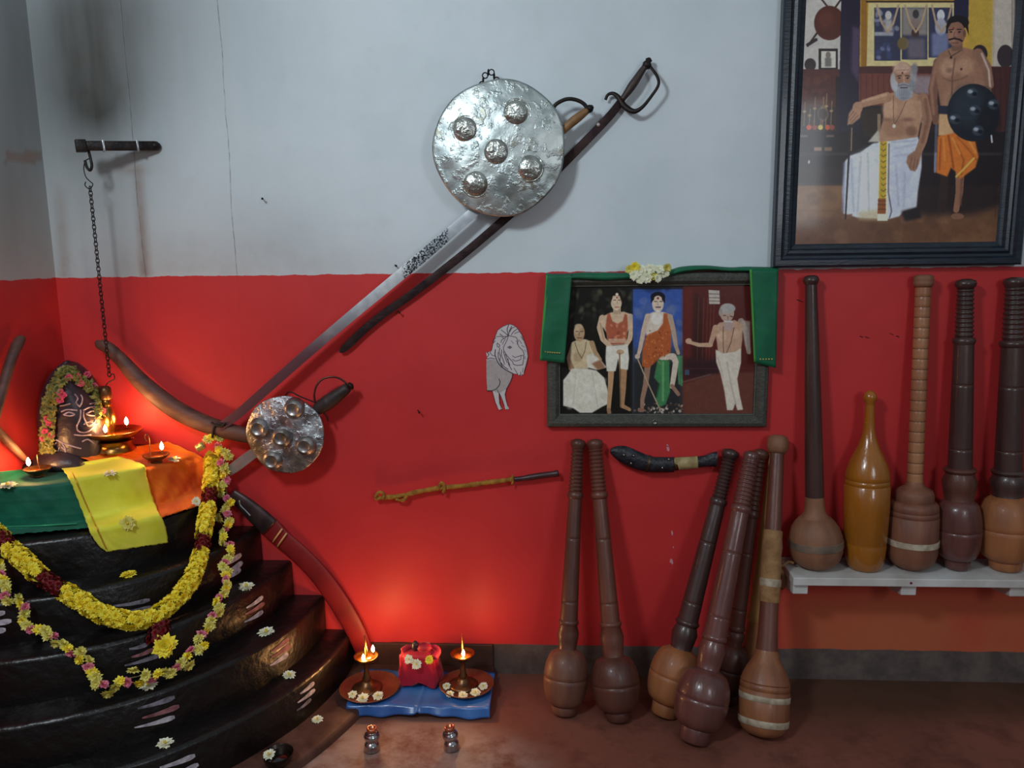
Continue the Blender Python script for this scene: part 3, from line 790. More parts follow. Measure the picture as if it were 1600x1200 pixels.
# wire/chain loop above large shield
gl = []
for i, (u, v) in enumerate(((753,132),(755,125),(758,118),(763,113),(768,113),(772,119),(776,125),(779,132))):
    gl.append(ring(at(u, v, -.045), .0078, .0019, (1, .3, 0) if i % 2 else (0, 1, .1), 12, 5))
mesh('hanging_chain_loop', join(*gl), IRON, big)
mesh('wire_loop', tube(smooth_path([at(u, v, -.05) for u, v in ((446,618),(450,613),(456,613),(470,620),(490,628),(500,634))], 5), .0022, 6), IRON, sm)
# short sword behind the small shield
s3 = thing('short_sword', at(520, 620, -.04), 'sword with dark grip and thin ring guard behind the small shield', 'sword')
mesh('blade', strip([(500,640,7),(440,680,7.5),(398,707,8),(372,726,8.5),(356,738,7)], -.045, .004), STEEL, s3, sharp=20)
mesh('grip', tube(smooth_path([at(u, v, -.055) for u, v in ((494,640),(510,630),(528,617),(544,605))], 5), [.016,.019,.021,.022,.0225,.023,.023,.0225,.022,.021,.020,.019,.018,.017,.016,.014], 14), mat('worn_dark_grip', rgb(64, 50, 46), .55, 0, rgb(40, 30, 30), 30, bump=.3), s3)
mesh('ring_guard', tube(smooth_path([at(u, v, y) for u, v, y in ((545,602,-.055),(532,592,-.055),(518,589,-.06),(503,593,-.065),(494,604,-.07),(491,618,-.07),(494,632,-.065),(503,642,-.06),(510,650,-.055),(513,658,-.05))], 6), .0032, 8, flat=.5), mat('brown_iron', rgb(96, 56, 50), .4, .7), s3)
mesh('pommel', lathe([(.004, -.006), (.012, -.003), (.012, .003), (.004, .008)], 12, frame=frame_z(at(548, 603, -.055), RT*.8+UP*.5)), RUST, s3)

# curved wooden sticks
OLDW = mat('old_brown_wood', rgb(72, 44, 40), .6, 0, rgb(104, 66, 54), 9, stretch=(1, 1, 3), bump=.25, bscale=25)
def curved(name, pts, y, label, m, parent=None, n=14, flat=.8, cat='wooden weapon'):
    P = [at(u, v, y) if not isinstance(y, str) else atx(u, v, X0+.03) for u, v, r in pts]
    sp_ = smooth_path(P, 6); rr = smooth_path([Vector((r*pxm(P[i]), 0, 0)) for i, (u, v, r) in enumerate(pts)], 6)
    o = mesh(name, tube(sp_, [q.x for q in rr], n, flat=flat), m, parent, loc=None if parent else P[len(P)//2])
    if not parent: tag(o, label, cat)
    return o
curved('curved_wooden_club', [(150,533,3),(156,538,8),(168,543,10),(190,563,11),(212,588,13),(240,614,14.5),(275,640,15),(310,658,14.5),(345,670,13.5),(385,680,12.5),(425,684,11)], -.045,
       'curved brown wooden fighting stick rising left of the small shield', OLDW)
lw = curved('curved_wooden_club', [(36,527,4),(30,533,9),(18,560,8.5),(6,600,8.5),(-6,640,9),(-20,690,9)], 'L', 'curved wooden stick hung on the left side wall, tip uppermost', OLDW)
curved('curved_wooden_club', [(40,718,5),(22,700,7),(2,680,7.5),(-20,655,7.5)], 'L', 'lower wooden stick end on the left wall behind the left oil lamp', OLDW)
# curved sword in red scabbard
sb = thing('scabbard_sword', at(440, 850, -.04), 'curved sword in a red scabbard leaning beside the altar steps', 'sword')
REDS = mat('red_scabbard', rgb(140, 22, 24), .55, 0, rgb(112, 16, 18), 8)
def yramp(i, n): return -.03-.03*i/n
pts = [(420,822,18),(440,842,16),(470,868,16),(500,900,16),(530,942,16.5),(555,985,16),(574,1030,14)]
curved('scabbard', pts, -.035, '', REDS, sb, flat=.22)
curved('hilt', [(362,772,10),(380,786,13),(400,804,16),(422,824,17)], -.036, '', mat('grey_hilt', rgb(84, 66, 66), .35, .5, rgb(54, 40, 42), 20), sb, flat=.4)
for (u, v) in ((434, 836), (441, 843)):
    a, b = at(u+7, v-10, -.047), at(u-8, v+11, -.047)
    mesh('gold_stripe', tube([a, (a+b)/2+Vector((0, -.004, 0)), b], .0026, 6, flat=.5), mat('pale_gold', rgb(210, 170, 110), .5), sb)
mesh('hilt_wire', tube(smooth_path([at(u, v, -.052) for u, v in ((374,782),(376,790),(384,798),(391,806))], 5), .0028, 6), STEEL, sb)
# black cord knot where the garland hangs
kn = mesh('cord_knot', join(tube(smooth_path([at(u, v, -.068) for u, v in ((352,664),(343,662),(336,665),(333,674),(332,684))], 5), .004, 8), tube(smooth_path([at(u, v, -.070) for u, v in ((330,660),(338,664),(346,666),(352,661))], 5), .0035, 8)),
          mat('black_cord', rgb(26, 20, 20), .8), loc=at(340, 664, -.068)); tag(kn, 'black cord knotted round the curved stick above the garlands', 'cord')
fn = mesh('brass_cap', lathe([(.004, -.013), (.012, -.012), (.013, -.004), (.010, 0), (.013, .004), (.012, .012), (.004, .013)], 20, frame=frame_z(at(313, 698, -.08), RT*.8+UP*.5)), mat('pale_brass', rgb(206, 190, 120), .35, .7), loc=at(313, 698, -.08))  # pale brass cap at the upper end of the garland
tag(fn, 'small pale brass cap tied at the top end of the garland', 'ornament')
# wrapped cane on the wall
cn = thing('wrapped_cane', at(725, 760, -.02), 'thin cane wrapped in mustard cloth with dark handle hung on the red wall', 'cane')
MUST = mat('mustard_cloth', rgb(176, 130, 46), .85, 0, rgb(140, 92, 30), 60, bump=.6, bscale=90)
P = smooth_path([at(u, v, -.02) for u, v in ((586,779),(605,777),(630,774),(655,768),(690,762),(725,759),(760,754),(785,751),(803,748))], 6)
rnd = random.Random(4)
mesh('cloth_wrap', join(tube(P, [.0065+.002*rnd.random() for _ in P], 9), 
     tube(smooth_path([at(u, v, -.028) for u, v in ((586,777),(592,769),(600,772),(598,780)) ], 4), .005, 7),
     tube(smooth_path([at(u, v, -.028) for u, v in ((683,766),(690,754),(695,762),(692,770))], 4), .005, 7),
     tube(smooth_path([at(u, v, -.026) for u, v in ((636,773),(632,780),(626,782),(618,780))], 4), [.006]*8+[.004]*5, 7),
     tube(smooth_path([at(u, v, -.022) for u, v in ((800,742),(802,748),(800,757))], 4), .0035, 6)), MUST, cn)
mesh('handle', tube(smooth_path([at(u, v, -.022) for u, v in ((803,749),(820,747),(845,743),(868,740),(873,739))], 5), [.008]*6+[.0095]*9+[.0105]*4+[.009, .008], 14), mat('dark_handle', rgb(70, 42, 44), .4, 0, rgb(52, 30, 34), 20), cn)
# curved knife in black sheath
kk = thing('sheathed_knife', at(1040, 720, -.03), 'curved knife in a black leather sheath with bone-banded handle on the red wall', 'knife')
LEA = mat('black_leather', rgb(26, 28, 34), .4, 0, rgb(48, 50, 58), 50, bump=.5, bscale=70)
mesh('sheath', strip([(954,704,3),(962,706,9),(975,710,13),(995,719,13.5),(1015,725,12),(1035,726,11.5),(1053,726,11.5)], -.03, .022, ridge=.35), LEA, kk)
mesh('sheath_band', strip([(1011,724,13),(1015,725,13)], -.031, .026, ridge=.4), mat('dull_bronze', rgb(90, 76, 60), .4, .8), kk)
mesh('bone_grip', strip([(1058,725,9),(1060,724,9.5),(1076,723,9),(1090,722,9)], -.03, .022, ridge=.5), mat('bone', rgb(196, 180, 130), .5, 0, rgb(150, 130, 84), 40), kk)
mesh('collar', strip([(1053,726,9),(1058,725,9)], -.03, .020, ridge=.5), DBRASS, kk)
mesh('pommel', strip([(1090,722,8),(1104,720,8.5),(1116,718,11),(1120,718,12.5)], -.03, .022, ridge=.4), LEA, kk)
mesh('studs', join(*[lathe([(.0045, 0), (.003, .003), (.0003, .0035)], 10, frame=frame_z(at(u, v, -.043), (0, -1, 0))) for u, v in ((990,712),(986,724),(1035,731),(975,711),(1045,718))]), mat('stud_metal', rgb(150, 150, 140), .3, 1), kk)
# nails
for i, (u, v, lab) in enumerate(((653, 641, 'small dark nail in the red wall between the small shield and lion'), (617, 414, 'dark nail on the white wall just above the long blade'), (622, 486, 'nail holding the dark sabre near its tip'), (410, 310, 'tiny nail in the white wall left of the large shield'))):
    t = tag(mesh('wall_nail', join(lathe([(.0018, 0), (.0018, .022), (.0035, .023), (.0035, .025)], 10, frame=frame_z(at(u, v, 0), (.35, -1, -.1)))), IRON, loc=at(u, v, 0)), lab, 'nail')

# ------------------------------------------------------------------ painted pictures (vertex-coloured prints)
class Canvas:
    def __init__(s, u0, v0, u1, v1, S):
        s.u0, s.v0, s.S = u0, v0, S; s.W = int((u1-u0)*S); s.H = int((v1-v0)*S)
        s.a = np.zeros((s.H, s.W, 3)); s.al = np.zeros((s.H, s.W)); s.T = lambda p: p
        s.ns = np.random.RandomState(3)
    def put(s, m, col, k=1.0, y0=0, x0=0):
        h, w = m.shape; sl = s.a[y0:y0+h, x0:x0+w]; mm = (m*k)[..., None]
        sl[:] = sl*(1-mm)+np.array(col, float)*mm
        s.al[y0:y0+h, x0:x0+w] = np.maximum(s.al[y0:y0+h, x0:x0+w], m)
    def blur(s, m, n):
        for _ in range(2):
            for ax in (0, 1):
                acc = np.zeros_like(m)
                for d in range(-n, n+1): acc += np.roll(m, d, ax)
                m = acc/(2*n+1)
        return m
    def region(s, xs, ys, pad):
        x0 = max(int(min(xs)-pad), 0); x1 = min(int(max(xs)+pad)+2, s.W); y0 = max(int(min(ys)-pad), 0); y1 = min(int(max(ys)+pad)+2, s.H)
        return x0, x1, y0, y1
    def poly(s, pts, col, soft=0, k=1.0):
        q = [((p[0]-s.u0)*s.S, (p[1]-s.v0)*s.S) for p in map(s.T, pts)]
        pad = soft*s.S*2+2; x0, x1, y0, y1 = s.region([p[0] for p in q], [p[1] for p in q], pad)
        if x1 <= x0 or y1 <= y0: return
        yy, xx = np.mgrid[y0:y1, x0:x1].astype(float); m = np.zeros(xx.shape)
        for dx, dy in ((.25, .25), (.75, .25), (.25, .75), (.75, .75)):
            X, Y = xx+dx, yy+dy; c = np.zeros(xx.shape, bool)
            for i in range(len(q)):
                (xa, ya), (xb, yb) = q[i], q[i-1]
                if ya == yb: continue
                c ^= ((ya > Y) != (yb > Y)) & (X < (xb-xa)*(Y-ya)/(yb-ya)+xa)
            m += c*.25
        if soft: m = s.blur(m, max(1, int(soft*s.S)))
        s.put(m, col, k, y0, x0)
    def rect(s, a, b, c, d, col, soft=0, k=1.0): s.poly([(a, b), (c, b), (c, d), (a, d)], col, soft, k)
    def ell(s, cx, cy, rx, ry, col, ang=0, soft=.6, k=1.0):
        (cx, cy) = s.T((cx, cy)); X0_, Y0_ = (cx-s.u0)*s.S, (cy-s.v0)*s.S; rx *= s.S; ry *= s.S; R_ = max(rx, ry)+soft*s.S+2
        x0, x1, y0, y1 = s.region([X0_-R_, X0_+R_], [Y0_-R_, Y0_+R_], 0)
        if x1 <= x0 or y1 <= y0: return
        yy, xx = np.mgrid[y0:y1, x0:x1].astype(float); xx = xx+.5-X0_; yy = yy+.5-Y0_
        ca, sa = math.cos(math.radians(ang)), math.sin(math.radians(ang))
        p, q = xx*ca+yy*sa, -xx*sa+yy*ca; d = (np.sqrt((p/rx)**2+(q/ry)**2)-1)*min(rx, ry)
        s.put(np.clip(.5-d/(soft*s.S+1e-6), 0, 1), col, k, y0, x0)
    def line(s, pts, w, col, soft=.5, k=1.0, w2=None):
        q = [((p[0]-s.u0)*s.S, (p[1]-s.v0)*s.S) for p in map(s.T, pts)]
        w2 = w if w2 is None else w2; n = len(q)-1
        x0, x1, y0, y1 = s.region([p[0] for p in q], [p[1] for p in q], max(w, w2)*s.S+3)
        if x1 <= x0 or y1 <= y0: return
        yy, xx = np.mgrid[y0:y1, x0:x1].astype(float); xx += .5; yy += .5; best = np.full(xx.shape, 1e9)
        for i in range(n):
            (xa, ya), (xb, yb) = q[i], q[i+1]; dx, dy = xb-xa, yb-ya; L2 = dx*dx+dy*dy+1e-9
            t = np.clip(((xx-xa)*dx+(yy-ya)*dy)/L2, 0, 1); tt = (i+t)/n
            best = np.minimum(best, np.hypot(xx-xa-t*dx, yy-ya-t*dy)-(w+(w2-w)*tt)/2*s.S)
        s.put(np.clip(.5-best/(soft*s.S+1e-6), 0, 1), col, k, y0, x0)
    def mottle(s, a, b, c, d, cols, n, r, k=.6, soft=1.5):
        for _ in range(n):
            s.ell(s.ns.uniform(a, c), s.ns.uniform(b, d), s.ns.uniform(*r), s.ns.uniform(*r), cols[s.ns.randint(len(cols))], s.ns.uniform(0, 180), soft, k)
    def sample(s, u, v):
        x = np.clip((u-s.u0)*s.S-.5, 0, s.W-1.001); y = np.clip((v-s.v0)*s.S-.5, 0, s.H-1.001)
        xi, yi = x.astype(int), y.astype(int); fx, fy = (x-xi)[..., None], (y-yi)[..., None]; A = s.a
        return (A[yi, xi]*(1-fx)+A[yi, xi+1]*fx)*(1-fy)+(A[yi+1, xi]*(1-fx)+A[yi+1, xi+1]*fx)*fy
def finish(cv, sat, amp):
    '''grain, soft blotches and slightly faded colour of an old print'''
    g_ = cv.a.mean(axis=2, keepdims=True); a = g_+(cv.a-g_)*sat
    n = cv.ns.normal(0, 1, cv.a.shape[:2]); n1 = cv.blur(n, 1); n3 = cv.blur(cv.ns.normal(0, 1, cv.a.shape[:2]), 4)
    n1 /= n1.std(); n3 /= n3.std()
    a = a*(1+(n1*.5+n3*.5)[..., None]*amp/100.0)
    cv.a = np.clip(a, 0, 255)
def print_mat(name, gain, rough=.35, coat=.0):
    m, nt, b = newmat(name); a = nt.nodes.new('ShaderNodeAttribute'); a.attribute_name = 'paint'
    nt.links.new(a.outputs['Color'], b.inputs['Base Color']); b.inputs['Roughness'].default_value = rough; b.inputs['Coat Weight'].default_value = coat
    b.inputs['Coat Roughness'].default_value = .08; b.inputs['Specular IOR Level'].default_value = .3; return m
def print_mesh(name, cv, x0, x1, z0, z1, y, m, parent, S, gain, alpha=False, loc=None):
    k = pxm((x0, y, z0)); nx = int((x1-x0)/k*S); nz = int((z1-z0)/k*S)
    X, Z = np.meshgrid(np.linspace(x0, x1, nx+1), np.linspace(z0, z1, nz+1))
    d = np.stack([X-CAM.x, np.full_like(X, y)-CAM.y, Z-CAM.z], -1)
    w = d @ np.array(FW); U = 800+F*(d @ np.array(RT))/w; Vv = 600-F*(d @ np.array(UP))/w
    C = cv.sample(U, Vv)/255.0; C = np.where(C <= .04045, C/12.92, ((C+.055)/1.055)**2.4)*gain; C = np.clip(C, 0, 1)
    org = Vector((0, 0, 0)) if parent is None else ORG[parent.name]
    if parent is None and loc is not None: org = Vector(loc)
    co = np.stack([X-org.x, np.full_like(X, y-org.y), Z-org.z], -1).reshape(-1, 3)
    ii = np.arange(nz)[:, None]*(nx+1)+np.arange(nx)[None]; fs = np.stack([ii, ii+1, ii+nx+2, ii+nx+1], -1).reshape(-1, 4)
    if alpha:
        uc = ((U[:-1, :-1]+U[1:, 1:])/2-cv.u0)*cv.S; vc = ((Vv[:-1, :-1]+Vv[1:, 1:])/2-cv.v0)*cv.S
        A = cv.al[np.clip(vc.astype(int), 0, cv.H-1), np.clip(uc.astype(int), 0, cv.W-1)].ravel() > .5
        fs = fs[A]; used = np.unique(fs); mp = np.zeros(len(co), int); mp[used] = np.arange(len(used)); fs = mp[fs]; co = co[used]; C = C.reshape(-1, 3)[used]
    me = bpy.data.meshes.new(name); me.vertices.add(len(co)); me.vertices.foreach_set('co', co.astype(np.float32).ravel())
    me.loops.add(len(fs)*4); me.loops.foreach_set('vertex_index', fs.astype(np.int32).ravel())
    me.polygons.add(len(fs)); me.polygons.foreach_set('loop_start', (np.arange(len(fs))*4).astype(np.int32)); me.polygons.foreach_set('loop_total', np.full(len(fs), 4, np.int32))
    me.update(calc_edges=True); me.materials.append(m)
    ca = me.color_attributes.new('paint', 'FLOAT_COLOR', 'POINT'); ca.data.foreach_set('color', np.concatenate([C.reshape(-1, 3), np.ones((len(co), 1))], 1).astype(np.float32).ravel())
    o = bpy.data.objects.new(name, me); COL.objects.link(o)
    if parent is not None: o.parent = parent
    else: o.location = org
    ORG[o.name] = org; return o
PRINT = print_mat('photo_print', 1, .3, .25)
SK = (172, 124, 96); SKD = (124, 82, 64)
def paint_big(c):
    c.rect(1200, -120, 1600, 420, (44, 31, 34))
    c.rect(1240, -120, 1322, 110, (186, 180, 172)); c.mottle(1258, -60, 1316, 108, [(170,165,160),(200,195,185)], 12, (6, 16), .4, 5)
    # crossed weapons and wall shield
    c.line([(1275,-12),(1325,50)], 3, (70,45,40)); c.line([(1322,-12),(1262,72)], 3, (60,40,38)); c.line([(1275,62),(1262,70)], 5, (50,36,36))
    c.ell(1296,36,24,27,(84,40,32)); c.ell(1290,30,12,14,(104,52,40),soft=8,k=.7)
    c.rect(1279,76,1309,110,(40,26,28)); c.rect(1283,80,1306,106,(196,192,178)); c.ell(1294,86,4,5,(120,110,100)); c.rect(1289,90,1299,104,(110,106,100),soft=1); c.ell(1266,101,9,10,(56,44,46))
    # pillars
    c.poly([(1317,-120),(1347,-120),(1343,295),(1308,295)],(36,30,50)); c.poly([(1332,40),(1345,45),(1342,130),(1330,110)],(92,72,104),soft=2,k=.7)
    c.poly([(1346,-120),(1522,-120),(1518,108),(1343,108)],(196,152,52)); c.rect(1345,-120,1355,106,(150,100,30),soft=1)
    c.poly([(1357,4),(1492,2),(1486,104),(1354,104)],(206,188,128))
    c.rect(1353,1,1500,4,(60,40,34)); c.rect(1354,103,1470,107,(120,86,50))
    for (a,b,cc,d) in ((1366,12,1407,95),(1409,12,1449,93),(1451,12,1488,90)): c.rect(a,b,cc,d,(52,54,80))
    c.rect(1366,50,1396,56,(190,190,190),soft=1,k=.7); c.mottle(1368,14,1404,50,[(150,150,165),(90,95,120)],14,(2,5),.7,2)
    c.mottle(1370,60,1392,90,[(120,130,170),(60,70,110)],12,(2,5),.7,2); c.ell(1388,24,5,7,(190,185,180)); c.rect(1382,30,1394,50,(170,165,160),soft=2)
    c.rect(1409,12,1449,55,(150,140,126),soft=2,k=.8); c.ell(1431,22,5,7,(60,55,60)); c.ell(1430,40,9,11,(130,110,104),soft=2); c.ell(1430,52,6,8,(70,50,50),soft=1); c.ell(1411,68,9,10,(110,92,54),soft=2); c.rect(1418,60,1446,92,(120,108,116),soft=3,k=.7)
    c.ell(1470,24,6,9,(196,196,200)); c.ell(1470,42,9,14,(160,160,172),soft=2); c.rect(1456,52,1482,88,(120,130,168),soft=2,k=.8)
    for s0,s1 in (((1370,8),(1404,8)),((1414,8),(1448,8)),((1456,8),(1487,8))):
        mx=(s0[0]+s1[0])/2; c.line([s0,(mx-9,36),(mx,50),(mx+9,36),s1],3,(176,146,116))
    # right walls
    c.poly([(1516,-120),(1556,-120),(1552,104),(1514,104)],(186,150,52),soft=1); c.poly([(1554,-120),(1600,-120),(1592,106),(1550,106)],(184,172,158),soft=2)
    c.poly([(1494,-120),(1516,-120),(1513,40),(1490,30)],(36,34,60)); c.ell(1531,84,12,14,(44,34,38)); c.ell(1571,88,13,18,(52,42,48)); c.rect(1586,-100,1600,400,(30,26,34),soft=2)
    # wainscot
    c.rect(1250,108,1312,120,(84,42,38)); c.rect(1250,119,1306,205,(82,42,36)); c.mottle(1255,120,1303,160,[(110,58,46),(66,34,32)],20,(2,9),.5,3)
    c.rect(1342,104,1470,116,(76,40,40)); c.rect(1342,115,1465,165,(112,56,46)); 
    for x in range(1345,1465,9): c.line([(x,117),(x,165)],1.2,(70,34,34),k=.6)
    c.rect(1540,104,1592,235,(72,38,38)); 
    for x in range(1545,1590,9): c.line([(x,108),(x,230)],1.2,(44,26,30),k=.6)
    c.rect(1426,118,1464,148,(150,140,148),soft=3,k=.8)
    # altar with brass lamps
    c.rect(1250,168,1306,205,(40,28,30),soft=3)
    for i,(x,h) in enumerate(((1256,36),(1264,26),(1272,44),(1282,30),(1290,50),(1298,38),(1285,44))):
        c.line([(x,196),(x+2,196-h)],1.6,(150,116,76),k=.8); c.ell(x+1,196-h*.6,3,2,(180,146,98),k=.8)
    c.ell(1286,178,9,12,(128,104,76),k=.5); c.ell(1286,178,6,9,(48,32,30),k=.8)
    for x,cl in ((1264,(210,70,40)),(1273,(150,60,40)),(1282,(214,190,90)),(1293,(200,80,40)),(1300,(150,60,50))): c.ell(x,199,4,4,cl)
    c.rect(1246,206,1590,290,(34,27,32)); c.rect(1250,211,1262,214,(120,96,80),soft=1); c.rect(1291,211,1303,214,(120,96,80),soft=1); c.rect(1272,230,1284,236,(156,120,100),soft=1); c.rect(1288,230,1300,236,(130,96,78),soft=1)
    c.rect(1246,238,1590,243,(66,56,62),soft=1,k=.6); c.ell(1264,253,1.5,3,(170,180,200)); c.rect(1246,262,1320,285,(50,36,34),soft=3,k=.8)
    # floor
    c.rect(1236,290,1600,400,(112,74,50),soft=1); c.poly([(1236,292),(1330,292),(1300,340),(1236,345)],(140,98,62),soft=6,k=.7)
    c.poly([(1236,345),(1600,350),(1600,400),(1236,400)],(104,66,44),soft=8,k=.8); c.poly([(1420,386),(1600,348),(1600,392),(1420,392)],(132,88,58),soft=6,k=.6)
    c.mottle(1240,295,1590,386,[(90,58,42),(140,98,66),(78,50,38)],70,(4,16),.25,5)
    c.poly([(1436,262),(1566,255),(1566,322),(1520,335),(1420,336)],(34,26,30),soft=6,k=.9)
    c.rect(1563,235,1600,340,(34,28,32),soft=4,k=.8)
    # chair
    c.poly([(1345,172),(1378,168),(1380,215),(1350,215)],(50,38,32),soft=1); c.rect(1371,178,1376,215,(140,116,90))
    # --- standing man
    c.line([(1464,165),(1461,262)],4,(80,84,104)); c.line([(1462,240),(1461,268)],4,(120,124,150))
    c.line([(1476,270),(1474,300),(1472,325)],13,(54,36,34),k=.8)
    c.line([(1500,268),(1499,300),(1494,328)],14,(146,98,74),w2=9); c.ell(1496,338,10,5,(132,88,68)); c.line([(1503,275),(1501,320)],4,(104,66,52),soft=3,k=.7)
    c.line([(1466,98),(1457,140),(1460,180),(1462,190)],15,SKD,w2=10,soft=1); c.line([(1463,100),(1455,138),(1459,178)],6,(168,120,94),w2=4,soft=3,k=.7)
    c.poly([(1468,84),(1486,74),(1506,74),(1530,80),(1544,98),(1546,132),(1524,140),(1516,180),(1512,214),(1470,214),(1470,170),(1464,130),(1460,100)],(150,106,82),soft=1)
    c.ell(1482,106,13,14,(186,142,112),soft=8,k=.8); c.ell(1507,104,14,14,(180,134,104),soft=8,k=.8); c.ell(1486,160,12,22,(170,124,96),soft=9,k=.7); c.line([(1492,92),(1488,120),(1486,200)],2.5,(104,70,58),soft=2,k=.8)
    c.ell(1483,110,5,4,(112,76,64),soft=4,k=.6); c.ell(1502,108,2,2,(90,56,50)); c.line([(1474,122),(1486,127),(1500,124),(1512,118)],2,(112,74,60),soft=2,k=.7)
    c.line([(1528,84),(1541,104),(1546,132)],17,(140,98,78),w2=14,soft=1); c.line([(1534,84),(1545,110),(1547,135)],3,(210,190,180),soft=2,k=.8)
    c.ell(1541,146,9,12,(120,84,66))
    c.line([(1482,80),(1486,88),(1500,80)],1.2,(60,40,34)); c.ell(1486,90,2,2,(50,32,28))
    c.rect(1487,60,1504,80,(120,82,66),soft=1); pass
    c.ell(1497,35,17,11,(28,22,26)); c.ell(1494,53,14,20,(138,94,76)); c.ell(1488,56,7,12,(170,122,98),soft=5,k=.7); c.poly([(1478,47),(1480,32),(1512,30),(1514,56),(1510,46),(1506,37),(1496,34),(1486,36),(1482,43)],(26,20,24)); c.rect(1478,40,1481,52,(26,20,24))
    c.line([(1483,47),(1489,46)],1.8,(40,28,28)); c.line([(1496,46),(1502,46)],1.8,(40,28,28)); c.ell(1486,50,2,1.2,(30,20,20)); c.ell(1499,50,2,1.2,(30,20,20)); c.ell(1490,44,1.2,1.5,(130,30,30))
    c.line([(1492,50),(1490,57),(1494,58)],1.2,(106,70,58)); c.line([(1483,62),(1491,60),(1500,62),(1503,64)],2.6,(32,22,22)); c.line([(1487,67),(1497,67)],1.5,(110,60,56)); c.ell(1507,52,2.5,6,(110,74,60))
    c.poly([(1468,165),(1490,166),(1488,179),(1467,178)],(38,40,60)); c.poly([(1467,178),(1486,180),(1490,212),(1466,212)],(206,160,112),soft=1)
    c.poly([(1465,213),(1490,208),(1522,212),(1529,245),(1524,262),(1500,280),(1493,268),(1486,262),(1480,276),(1463,270)],(212,110,34),soft=1)
    for l,cl in (([(1470,218),(1468,265)],(160,70,20)),([(1482,212),(1490,262)],(140,60,20)),([(1496,214),(1512,232),(1526,250)],(166,80,26)),([(1494,225),(1506,250),(1502,272)],(160,74,24)),([(1488,216),(1500,240)],(240,150,60)),([(1474,216),(1476,250)],(236,140,56)),([(1512,216),(1524,238)],(244,156,70))): c.line(l,3,cl,soft=2,k=.7)
    c.line([(1522,247),(1502,268),(1494,276)],3,(226,190,80),soft=1,k=.8)
    c.ell(1521,176,41,45,(26,32,42)); c.ell(1512,165,26,30,(48,58,70),soft=16,k=.6); c.ell(1545,188,18,28,(20,22,30),soft=8,k=.6)
    for x,y in ((1519,145),(1552,163),(1523,172),(1492,186),(1528,204)): c.ell(x,y,9,8,(52,62,74),soft=2); c.ell(x-3,y-2,4,3,(150,160,172),soft=2); c.ell(x+4,y+2,4,3,(18,22,30),soft=2)
    c.line([(1549,212),(1550,222)],2.5,(190,196,206))
    # --- seated man
    c.poly([(1356,222),(1372,203),(1378,222)],(182,176,160),soft=1)
    c.poly([(1364,224),(1400,218),(1434,213),(1440,232),(1440,262),(1434,300),(1432,324),(1412,330),(1405,338),(1390,342),(1340,340),(1318,334),(1316,300),(1320,252),(1328,243),(1344,238)],(196,202,214),soft=.8)
    c.poly([(1340,240),(1372,230),(1372,335),(1338,335)],(214,220,214),soft=5,k=.8); c.poly([(1392,232),(1432,228),(1428,318),(1392,330)],(186,192,212),soft=5,k=.7)
    for l in ([(1330,250),(1334,330)],[(1345,245),(1340,330)],[(1356,240),(1358,335)],[(1398,232),(1430,226)],[(1396,244),(1432,240)],[(1400,260),(1404,320)],[(1414,270),(1412,322)],[(1394,222),(1430,220)]): c.line(l,3,(150,154,172),soft=3,k=.5)
    c.line([(1319,256),(1317,330)],4,(120,126,160),soft=3,k=.6)
    c.poly([(1340,332),(1375,326),(1386,345),(1342,343)],(196,176,130),soft=3,k=.7)
    c.poly([(1373,219),(1390,221),(1387,345),(1371,345)],(224,216,190)); c.poly([(1375,219),(1386,221),(1384,312),(1373,312)],(196,162,34)); c.poly([(1372,310),(1384,310),(1384,334),(1371,334)],(146,78,34))
    for y in range(224,310,9): c.line([(1377,y),(1380,y+3),(1384,y)],1.8,(120,90,30),k=.8)
    for y in (314,320,327): c.line([(1372,y),(1384,y)],1.2,(96,44,26))
    c.line([(1389,225),(1388,300),(1393,330),(1390,340)],2,(70,66,80),soft=1,k=.8)
    c.poly([(1320,336),(1332,334),(1330,342),(1314,342)],(120,80,60),soft=1); c.poly([(1404,340),(1414,334),(1426,346),(1410,350)],(112,74,58),soft=1); c.poly([(1408,330),(1434,324),(1440,340),(1414,346)],(36,28,32),soft=2)
    c.poly([(1384,148),(1400,143),(1424,143),(1440,150),(1448,172),(1440,185),(1434,214),(1400,219),(1374,222),(1374,208),(1380,186),(1380,168)],(176,130,100),soft=1)
    c.ell(1390,170,11,14,(204,160,126),soft=7,k=.7); c.ell(1420,170,12,14,(190,146,114),soft=7,k=.7); c.ell(1398,200,18,14,(156,110,82),soft=7,k=.7); c.ell(1424,205,9,8,(110,72,54),soft=5,k=.7); c.ell(1386,187,9,3,(130,90,70),soft=3,k=.7); c.ell(1418,187,9,3,(124,84,66),soft=3,k=.7)
    c.line([(1396,150),(1396,178),(1397,192)],1.1,(110,80,62)); c.line([(1416,158),(1404,184),(1398,194)],1.1,(110,80,62)); c.ell(1397,197,2.5,3,(214,206,190))
    c.line([(1386,152),(1362,158),(1344,164)],16,(170,124,94),w2=10,soft=1); c.line([(1384,148),(1348,158)],4,(206,164,130),soft=3,k=.7)
    c.ell(1340,168,8,9,(172,126,98)); c.poly([(1334,166),(1346,172),(1344,184),(1332,194),(1324,196),(1326,178)],(176,130,100),soft=.8)
    for l in ([(1338,176),(1328,188)],[(1334,174),(1326,184)],[(1341,180),(1330,192)]): c.line(l,1,(112,74,56),k=.8)
    c.line([(1442,154),(1449,186),(1442,220),(1434,240)],17,(158,112,86),w2=11,soft=1); c.line([(1446,156),(1450,186),(1441,222)],5,(120,80,62),soft=3,k=.7); c.line([(1437,158),(1440,190)],4,(196,150,120),soft=3,k=.6)
    c.poly([(1428,236),(1440,240),(1436,256),(1430,268),(1422,266),(1416,254),(1418,244)],(150,106,82),soft=.8)
